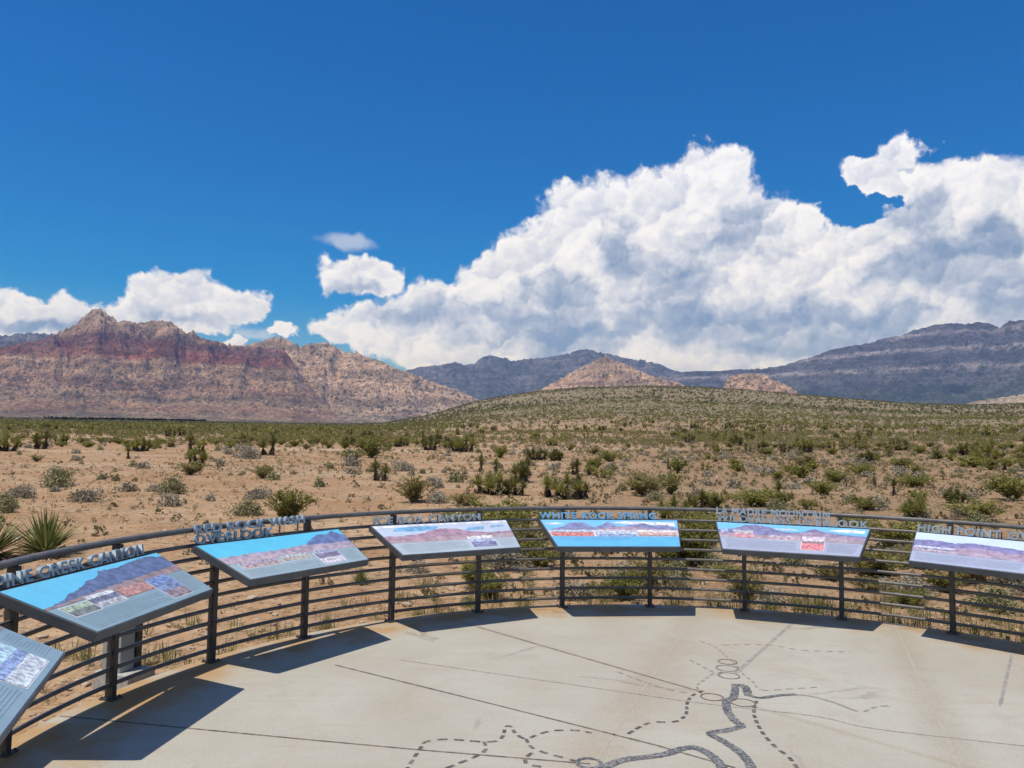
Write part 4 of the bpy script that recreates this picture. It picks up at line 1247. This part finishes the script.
# base pixel x, y, height px, kind, variant, label
MAN = [
    (46, 556, 39, 'yucca', ('rosette', 0), 'big spiky green yucca rosette just outside the railing, left of the PINE CREEK CANYON title'),
    (-12, 560, 40, 'yucca', ('rosette', 0), 'spiky yucca rosette cut off by the left border, outside the railing'),
    (41, 449, 19, 'yucca', ('double', 1), 'dark two-headed yucca far out on the left plain, alone before the red mountain'),
    (7, 451, 17, 'yucca', ('cluster', 0), 'yellow-green yucca far out at the left border before the red mountain'),
    (141, 451, 14, 'yucca', ('wide', 0), 'wide low yucca clump on the left plain below the red peak'),
    (128, 459, 14, 'yucca', ('tall', 1), 'short dark yucca just before the wide clump on the left plain'),
    (190, 455, 25, 'yucca', ('tall', 1), 'tall dark shaggy yucca trunk standing up on the left plain'),
    (201, 454, 17, 'yucca', ('double', 0), 'low yucca growing against the tall shaggy one on the left plain'),
    (171, 447, 11, 'yucca', ('double', 0), 'small distant yucca between the wide clump and the tall shaggy one'),
    (268, 455, 22, 'yucca', ('double', 1), 'dark bushy yucca on the plain above the RED ROCK WASH letters'),
    (240, 443, 12, 'yucca', ('cluster', 0), 'small far yucca left of the dark bushy one above the RED ROCK WASH letters'),
    (430, 450, 16, 'yucca', ('cluster', 1), 'dark yucca clump on bare red soil above the ICE BOX CANYON sign'),
    (402, 446, 11, 'yucca', ('wide', 0), 'far yucca clump left of the dark one above the ICE BOX CANYON sign'),
    (423, 444, 12, 'yucca', ('tall', 1), 'far thin yucca just behind the dark clump above the ICE BOX CANYON sign'),
    (380, 481, 25, 'yucca', ('double', 1), 'yucca with a dark trunk right of the sagebrush mound above the ICE BOX CANYON sign'),
    (466, 452, 18, 'yucca', ('cluster', 0), 'yellow-green yucca at the left end of the central yucca patch, the farthest there'),
    (481, 472, 20, 'yucca', ('tall', 1), 'dark upright yucca in the left of the central yucca patch'),
    (496, 473, 17, 'yucca', ('tall', 0), 'light upright yucca beside the dark one in the central yucca patch'),
    (524, 482, 26, 'yucca', ('cluster', 1), 'dark dense many-headed yucca in the middle of the central patch'),
    (494, 494, 24, 'yucca', ('wide', 0), 'broad yucca clump nearest the railing in the left of the central patch'),
    (515, 495, 20, 'yucca', ('cluster', 1), 'dark yucca right beside the broad clump of the central patch'),
    (548, 497, 26, 'yucca', ('double', 0), 'spreading yellow-green yucca with long leaves in the right of the central patch'),
    (567, 499, 26, 'yucca', ('cluster', 0), 'tallest yellow-green yucca clump in the right of the central patch'),
    (584, 498, 24, 'yucca', ('leaning', 1), 'dark leaning yucca at the right end of the central patch'),
    (575, 475, 19, 'yucca', ('double', 1), 'dark yucca standing behind the right of the central patch'),
    (590, 475, 13, 'yucca', ('cluster', 0), 'small bright yucca just right of the dark one behind the central patch'),
    (603, 478, 11, 'yucca', ('wide', 0), 'low pale yucca at the far right behind the central patch'),
    (536, 460, 13, 'yucca', ('wide', 1), 'dark row of yucca heads far behind the central patch'),
    (555, 461, 13, 'yucca', ('wide', 1), 'dark far yucca right of the row of heads behind the central patch'),
    (643, 490, 17, 'yucca', ('wide', 0), 'wide grey-green yucca clump alone above the sign with the blue lower band'),
    (668, 470, 13, 'yucca', ('dead', 0), 'dead dark yucca stalk standing above the sign with the blue lower band'),
    (678, 473, 11, 'yucca', ('leaning', 1), 'low leaning yucca at the foot of the dead dark stalk'),
    (705, 471, 10, 'yucca', ('double', 0), 'small yucca right of the dead stalk on open ground'),
    (674, 522, 27, 'yucca', ('cluster', 0), 'leafy yucca just outside the railing, right of the sign with the blue lower band'),
    (699, 515, 26, 'yucca', ('cluster', 1), 'dark green yucca outside the railing by the left end of the two-row title'),
    (779, 503, 25, 'yucca', ('tall', 1), 'dark upright yucca in the green bushes above the two-row title'),
    (874, 487, 12, 'yucca', ('dead', 0), 'thin grey dead yucca stump on the right plain'),
    (894, 496, 18, 'yucca', ('tall', 1), 'dark thick yucca stump right of the thin grey one'),
    (917, 520, 24, 'yucca', ('cluster', 0), 'yucca with a yellow top just behind the railing, left of the HIGH POINT title'),
    (955, 503, 14, 'yucca', ('wide', 1), 'dark brown low yucca clump above the HIGH POINT title'),
    (1005, 470, 10, 'yucca', ('double', 0), 'small yucca far out near the right border'),
    (360, 584, 16, 'yucca', ('rosette', 0), 'small yucca rosette seen through the railing below the RED ROCK WASH sign'),
    (545, 520, 18, 'yucca', ('rosette', 0), 'spiky rosette behind the hand rail above the sign with the blue lower band'),
    (288, 522, 34, 'creosote', 0, 'bright green creosote bush behind the hand rail at the RED ROCK WASH letters'),
    (413, 502, 29, 'creosote', 1, 'round olive creosote bush alone on bare soil above the ICE BOX CANYON sign'),
    (263, 478, 16, 'creosote', 4, 'small olive bush on pale ground above the RED ROCK WASH letters'),
    (372, 458, 24, 'creosote', 3, 'tall dark green bush left of centre, greenest on the bare plain'),
    (353, 461, 15, 'creosote', 2, 'spreading dark bush at the left foot of the tall dark green bush'),
    (345, 449, 11, 'creosote', 0, 'small green bush far left of the tall dark green bush'),
    (755, 506, 22, 'creosote', 2, 'broad bright green bush above the left end of the two-row title'),
    (713, 508, 18, 'creosote', 0, 'green bush behind the hand rail beside the left end of the two-row title'),
    (823, 495, 15, 'creosote', 0, 'bright green bush above the right end of the two-row title'),
    (836, 483, 14, 'creosote', 3, 'dark green bush behind the bright one above the two-row title'),
    (794, 475, 11, 'creosote', 2, 'flat green bush in the middle of the right plain'),
    (812, 470, 9, 'creosote', 2, 'low green bush right behind the flat one on the right plain'),
    (860, 475, 13, 'creosote', 2, 'wide green bush left of the thin dead stump on the right plain'),
    (915, 487, 15, 'creosote', 2, 'wide green bush behind the dark stump on the right plain'),
    (918, 500, 12, 'creosote', 3, 'bright green bush behind the yellow-topped yucca on the right'),
    (978, 520, 22, 'creosote', 2, 'large green bush behind the hand rail above the HIGH POINT title'),
    (1012, 500, 24, 'creosote', 3, 'large green bush at the right border'),
    (735, 466, 9, 'creosote', 0, 'round green bush alone left on the right plain'),
    (594, 470, 14, 'creosote', 0, 'green bush behind the right of the central yucca patch'),
    (500, 458, 14, 'creosote', 3, 'green bush behind the left of the central yucca patch'),
    (610, 462, 15, 'creosote', 2, 'green spreading bush behind the central yucca patch'),
    (505, 545, 36, 'creosote', 2, 'loose green bush just outside the railing, right of the ICE BOX CANYON sign'),
    (528, 556, 40, 'creosote', 4, 'olive bush outside the railing, left of the sign with the blue lower band'),
    (515, 520, 20, 'creosote', 4, 'small olive bush behind the hand rail above the gap beside the ICE BOX CANYON sign'),
    (690, 565, 46, 'creosote', 0, 'green bush outside the railing in the gap left of the two-row title sign'),
    (706, 540, 30, 'creosote', 3, 'dark green bush behind the railing at the left edge of the two-row title sign'),
    (880, 575, 30, 'creosote', 2, 'bright low green bush through the railing between the two right signs'),
    (893, 548, 22, 'creosote', 4, 'olive bush behind the railing just left of the HIGH POINT sign'),
    (945, 592, 20, 'creosote', 0, 'small green bush seen through the railing below the HIGH POINT sign'),
    (57, 487, 17, 'sage', 1, 'grey-green shrub on the pale ground of the left plain'),
    (60, 478, 9, 'sage', 0, 'grey shrub touching the back of the grey-green one on the left plain'),
    (85, 502, 15, 'sage', 0, 'pale grey shrub mound right of the grey-green one on the left plain'),
    (20, 498, 14, 'sage', 0, 'grey shrub near the left border'),
    (7, 513, 11, 'sage', 1, 'low green shrub at the left border behind the spiky yucca'),
    (115, 481, 6, 'sage', 1, 'tiny green tuft on pale ground of the left plain'),
    (170, 494, 17, 'sage', 1, 'grey-green shrub on bare soil above the RED of the RED ROCK WASH letters'),
    (172, 506, 12, 'sage', 0, 'pale grey shrub just before the grey-green one on bare soil'),
    (211, 501, 7, 'sage', 0, 'tiny dark grey shrub alone on bare soil above the RED ROCK WASH letters'),
    (352, 466, 12, 'sage', 3, 'dark grey sagebrush mound in front of the tall dark green bush'),
    (403, 471, 13, 'sage', 0, 'grey-green shrub on open soil right of the tall dark green bush'),
    (439, 488, 7, 'sage', 3, 'tiny grey shrub right of the round olive bush'),
    (247, 459, 13, 'sage', 3, 'grey shrub left of the dark bushy yucca'),
    (258, 499, 14, 'sage', 0, 'pale grey shrub above the ROCK letters'),
    (320, 487, 9, 'sage', 1, 'grey shrub between the two big green bushes left of centre'),
    (245, 457, 11, 'sage', 0, 'grey shrub beside the dark bushy yucca'),
]
for (px, py, hp, kind, var, label) in MAN:
    x, y, z, t = hit(px, py)
    if math.hypot(x - CX, y - CY) < RS + .35:
        d = math.atan2(x - CX, y - CY); x, y, _ = P3(d, RS + .55); t = math.hypot(x, y)
    size = hp * t / F * (.88 if kind == 'creosote' else 1)
    place(kind, x, y, size, var, hp >= 13, label, {'yucca': GY, 'creosote': GC, 'sage': GS}[kind], wide=(1.8 if px > 700 else 1.35) if kind == 'creosote' else 1.0)


def patch(x, y): return perlin(np.asarray(x) / 26, np.asarray(y) / 26, 40) + .5 * perlin(np.asarray(x) / 9, np.asarray(y) / 9, 41)


def scatter(n, r1, r2, dens, seed):
    """candidate points over the view wedge, thinned by dens(az, r, x, y) in 0..1"""
    g = np.random.default_rng(seed)
    r = np.sqrt(g.uniform(r1 * r1, r2 * r2, n)); a = g.uniform(R(-37), R(37), n)
    x, y = np.sin(a) * r, np.cos(a) * r
    keep = (g.uniform(0, 1, n) < dens(np.degrees(a), r, x, y)) & (np.hypot(x - CX, y - CY) > RS + .6)
    return x[keep], y[keep], r[keep], np.degrees(a)[keep]


def where(az, r):
    side = 'the left plain' if az < -12 else ('the middle of the plain' if az < 8 else 'the right plain')
    dist = 'close behind the railing' if r < 16 else ('part way out on ' + side if r < 40 else 'far out on ' + side)
    return dist


def dens_c(az, r, x, y):
    d = np.where(az < -4, np.where(r < 62, .018, .62), np.where(az < 9, np.where(r < 45, .10, .5), np.where(r < 22, .75, .62)))
    return d * np.clip(.55 + 1.5 * patch(x, y), .06, 1.4)


def dens_s(az, r, x, y):
    d = np.where(az < -4, np.where(r < 55, .15, .5), .6)
    return d * np.clip(.6 + 1.1 * patch(x + 90, y), .1, 1.3)


def free(x, y, rad):
    return all((x - a) ** 2 + (y - b) ** 2 > (rad + c * .6) ** 2 for a, b, c in PLACED[:120])


g = np.random.default_rng(71)
for i in range(58):
    px = g.uniform(470, 1040); py = g.uniform(545, 612)
    x, y, z, t = hit(px, py)
    d = math.hypot(x - CX, y - CY)
    if d < RS + .45:
        th = math.atan2(x - CX, y - CY); x, y, _ = P3(th, RS + .45 + abs(g.normal(0, .5)))
    r = math.hypot(x, y)
    if g.uniform() < .42:
        v = int(g.integers(5)); place('creosote', x, y, g.uniform(.18, .42), v, True, ('olive' if v in (1, 4) else 'green') + ' low bush among similar ones right outside the railing', GC, wide=g.uniform(1.1, 1.7))
    else:
        v = int(g.integers(4)); place('sage', x, y, g.uniform(.10, .28), v, True, ('grey-green' if v == 1 else 'grey') + ' low shrub among similar ones right outside the railing', GS, wide=g.uniform(1.0, 1.5))
cx_, cy_, cr_, ca_ = scatter(1250, 8, 95, dens_c, 1)
order = np.argsort(cr_)
for i in order:
    if COUNT['creosote'] >= 298: break
    x, y, r, az = cx_[i], cy_[i], cr_[i], ca_[i]
    h = random.uniform(.28, .68) * (1 if r > 14 else .8)
    if not free(x, y, h * .5): continue
    v = random.randrange(5)
    creo_r = r
    place('creosote', x, y, h, v, r < 26, ('olive' if v in (1, 4) else 'green') + ' creosote bush among similar ones ' + where(az, r), GC, wide=random.uniform(1.2, 2.0))
sx_, sy_, sr_, sa_ = scatter(1500, 8, 75, dens_s, 2)
for i in np.argsort(sr_):
    if COUNT['sage'] >= 298: break
    x, y, r, az = sx_[i], sy_[i], sr_[i], sa_[i]
    h = random.uniform(.13, .38)
    if not free(x, y, h * .5): continue
    v = random.randrange(4)
    sage_r = r
    place('sage', x, y, h, v, r < 24, ('grey-green' if v == 1 else 'grey') + ' low shrub among similar ones ' + where(az, r), GS, wide=random.uniform(.9, 1.4))
yx, yy, yr, ya = scatter(1500, 38, 230, lambda az, r, x, y: np.where(az < -4, .16, .24) * np.clip(.6 + 1.6 * patch(x - 50, y + 30), .1, 1.4), 3)
for x, y, r, az in zip(yx, yy, yr, ya):
    if COUNT['yucca'] >= 250: break
    if not free(x, y, .6): continue
    kv = random.choice(['tall', 'double', 'cluster', 'wide', 'leaning', 'cluster'])
    dk = random.random() < .45
    place('yucca', x, y, random.uniform(.75, 1.35), (kv, int(dk)), False, ('dark' if dk else 'yellow-green') + ' yucca among similar ones ' + where(az, r), GY)


# far scrub nobody could count: merged leaf clumps
def clumps(X_, Y_, size, leaves, leaf, seed, up=.6):
    g = np.random.default_rng(seed); n = len(X_)
    Zg = hz(X_, Y_)
    d = g.normal(size=(n, leaves, 3)); d[..., 2] = np.abs(d[..., 2]); d /= np.linalg.norm(d, axis=2, keepdims=True)
    d *= g.uniform(.45, 1.0, (n, leaves, 1)) ** .6
    s = size[:, None, None]
    C = np.stack([X_, Y_, Zg], -1)[:, None, :] + d * s * np.array([.62, .62, .85])
    return quads(C.reshape(-1, 3), (leaf * np.repeat(size, leaves)) * g.uniform(.6, 1.3, n * leaves), g, 1.5, up)


def stuff_mesh(name, parts, mat):
    V, Fc = cat(parts)
    o = link(name, np_mesh(name, V, Fc, [mat])); tag(o, kind='stuff'); return o


print('creosote', COUNT, creo_r, sage_r)
gs = np.random.default_rng(9)
pa = []
x, y, r, az = scatter(7600, creo_r, 170, lambda az, r, x, y: dens_c(az, r, x, y) * .8, 11); pa.append(clumps(x, y, gs.uniform(.35, .85, len(x)), 84, .17, 12))
xg, yg, r, az = scatter(26000, 165, 480, lambda az, r, x, y: np.where(az < -4, .75, .5) * np.clip(.6 + patch(x / 3, y / 3), .15, 1.3), 13); pa.append(clumps(xg, yg, gs.uniform(.5, 1.25, len(xg)), 20, .38, 14))
stuff_mesh('scrub', pa, M_SCRUB)
pa = []
x, y, r, az = scatter(9500, sage_r, 170, lambda az, r, x, y: dens_s(az, r, x, y) * np.where(az > -2, 1.0, .6), 15); pa.append(clumps(x, y, gs.uniform(.2, .5, len(x)), 60, .2, 16))
x, y, r, az = scatter(16000, 165, 520, lambda az, r, x, y: .6 + 0 * az, 17); pa.append(clumps(x, y, gs.uniform(.35, .8, len(x)), 16, .42, 18))
stuff_mesh('scrub', pa, M_FARSAGE)
pa = []
x, y, r, az = scatter(46000, 440, 1350, lambda az, r, x, y: np.where(az < -9, .55, .6) * np.clip(.7 + .8 * perlin(x / 120, y / 120, 50), .2, 1.2), 19); pa.append(clumps(x, y, gs.uniform(.7, 1.7, len(x)), 11, .62, 20))
x, y, r, az = scatter(9000, 1300, 3600, lambda az, r, x, y: np.where(az < -4, .8, .25), 21); pa.append(clumps(x, y, gs.uniform(1.2, 2.4, len(x)), 9, .7, 22))
stuff_mesh('scrub', pa, M_FARSCRUB)
# low ground cover filling the space between the bushes, thickest to the right
pa = []
x, y, r, az = scatter(21000, 9, 75, lambda az, r, x, y: np.where(az < -6, .10, np.where(az < 4, .3, .62)) * np.clip(.55 + 1.3 * patch(x * 1.3 + 40, y * 1.3), .05, 1.3), 25); pa.append(clumps(x, y, gs.uniform(.07, .22, len(x)), 18, .40, 26, 1.0))
stuff_mesh('scrub', pa, M_COVER)
x, y, r, az = scatter(16000, 70, 190, lambda az, r, x, y: np.where(az < -6, .25, .7) * np.clip(.6 + patch(x, y), .1, 1.3), 27)
stuff_mesh('scrub', [clumps(x, y, gs.uniform(.12, .35, len(x)), 16, .42, 28, 1.0)], M_COVER)
# the dark line of low trees along the wash at the foot of the red mountain
g = np.random.default_rng(31)
a_ = np.radians(np.interp(g.uniform(0, 1, 900), [0, 1], [azel(44, 424)[0], azel(205, 424)[0]])); r_ = 820 + g.normal(0, 9, 900)
keep = perlin(a_ * 130, a_ * 0 + 3, 60) > -.28
a_, r_ = a_[keep], r_[keep]
stuff_mesh('distant_trees', [clumps(np.sin(a_) * r_, np.cos(a_) * r_, g.uniform(1.4, 3.8, len(a_)), 30, .5, 32)], M_TREES)

# dry grass along the terrace edge
g = np.random.default_rng(41)
pa = []; pg = []
cand = []
for i in range(420):
    th = g.uniform(TH0 - .6, TH0 + 6.4 * DTH); rr = RS + .05 + abs(g.normal(0, .9))
    dens = .35 if th < -.55 else (.75 if th < .1 else 1.0)
    if g.uniform() < dens: cand.append((th, rr))
for px, py in ((20, 700), (40, 692), (80, 660), (88, 664), (160, 660), (168, 664), (280, 638), (290, 636), (310, 634), (330, 628), (420, 586), (432, 584)):
    x, y, z, t = hit(px, py); cand.append((math.atan2(x - CX, y - CY), max(RS + .08, math.hypot(x - CX, y - CY))))
for i, (th, rr) in enumerate(cand):
    p = P3(th, rr); z = float(hz(p[0], p[1]))
    n_ = int(g.integers(14, 34))
    v, f = blades(n_, g.uniform(.10, .26), .007, 25, 88, g, .35, (p[0], p[1], z - .01), .015)
    v[:, :2] += np.repeat(g.normal(0, .035, (n_, 2)), 9, axis=0)
    (pg if g.uniform() < .42 else pa).append((v, f))
stuff_mesh('dry_grass', pa, M_GRASS); stuff_mesh('dry_grass', pg, M_GRASSG)

n = 15000
r = np.sqrt(g.uniform(6 ** 2, 60 ** 2, n)); a = g.uniform(R(-38), R(38), n); x, y = np.sin(a) * r, np.cos(a) * r
k = (np.hypot(x - CX, y - CY) > RS + .15) & (g.uniform(0, 1, n) < np.clip(.35 + 1.4 * patch(x * 2, y * 2) + np.where(x / y > -.05, .35, 0), .08, 1)); x, y = x[k], y[k]
stuff_mesh('dry_grass', [clumps(x, y, g.uniform(.03, .10, len(x)), 12, .5, 44, 1.5)], M_STRAW)

# stones lying on the soil
g = np.random.default_rng(51)
ico = bpy.data.meshes.new('tmp'); 
bm = bmesh.new(); bmesh.ops.create_icosphere(bm, subdivisions=1, radius=1); bm.to_mesh(ico); bm.free()
iv = np.array([v.co[:] for v in ico.vertices]); ifc = np.array([p.vertices[:] for p in ico.polygons])
bpy.data.meshes.remove(ico)
n = 9500
r = np.sqrt(g.uniform(5.2 ** 2, 42 ** 2, n)); a = g.uniform(R(-40), R(40), n)
x, y = np.sin(a) * r, np.cos(a) * r
k = np.hypot(x - CX, y - CY) > RS + .1
# stones close to the edge, all round the terrace
th = g.uniform(TH0 - .7, TH0 + 6.5 * DTH, 1800); rr = RS + .08 + np.abs(g.normal(0, 1.3, 1800))
x = np.r_[x[k], CX + rr * np.sin(th)]; y = np.r_[y[k], CY + rr * np.cos(th)]
n = len(x)
s = .009 * np.exp(g.normal(.4, .65, n)); s = np.minimum(s, .085)
S3 = s[:, None] * g.uniform(.6, 1.3, (n, 3)); S3[:, 2] *= .7
ang = g.uniform(0, 2 * PI, n)
V = iv[None] * (1 + g.normal(0, .16, (n, 12, 1))) * S3[:, None, :]
Vx = V[..., 0] * np.cos(ang)[:, None] - V[..., 1] * np.sin(ang)[:, None]; Vy = V[..., 0] * np.sin(ang)[:, None] + V[..., 1] * np.cos(ang)[:, None]
V = np.stack([Vx + x[:, None], Vy + y[:, None], V[..., 2] + hz(x, y)[:, None] + s[:, None] * .15], -1).reshape(-1, 3)
Fc = (ifc[None] + (np.arange(n) * 12)[:, None, None]).reshape(-1, 3)
o = link('gravel', np_mesh('gravel', V, Fc, [M_ROCK])); tag(o, kind='stuff')

# ------------------------------------------------------------------ render settings
c = scene.cycles
c.max_bounces = 6; c.diffuse_bounces = 3; c.glossy_bounces = 3; c.transmission_bounces = 3; c.transparent_max_bounces = 4; c.volume_bounces = 0
c.sample_clamp_indirect = 6
scene.view_settings.view_transform = 'Standard'; scene.view_settings.look = 'None'
scene.view_settings.exposure = 0; scene.view_settings.gamma = 1
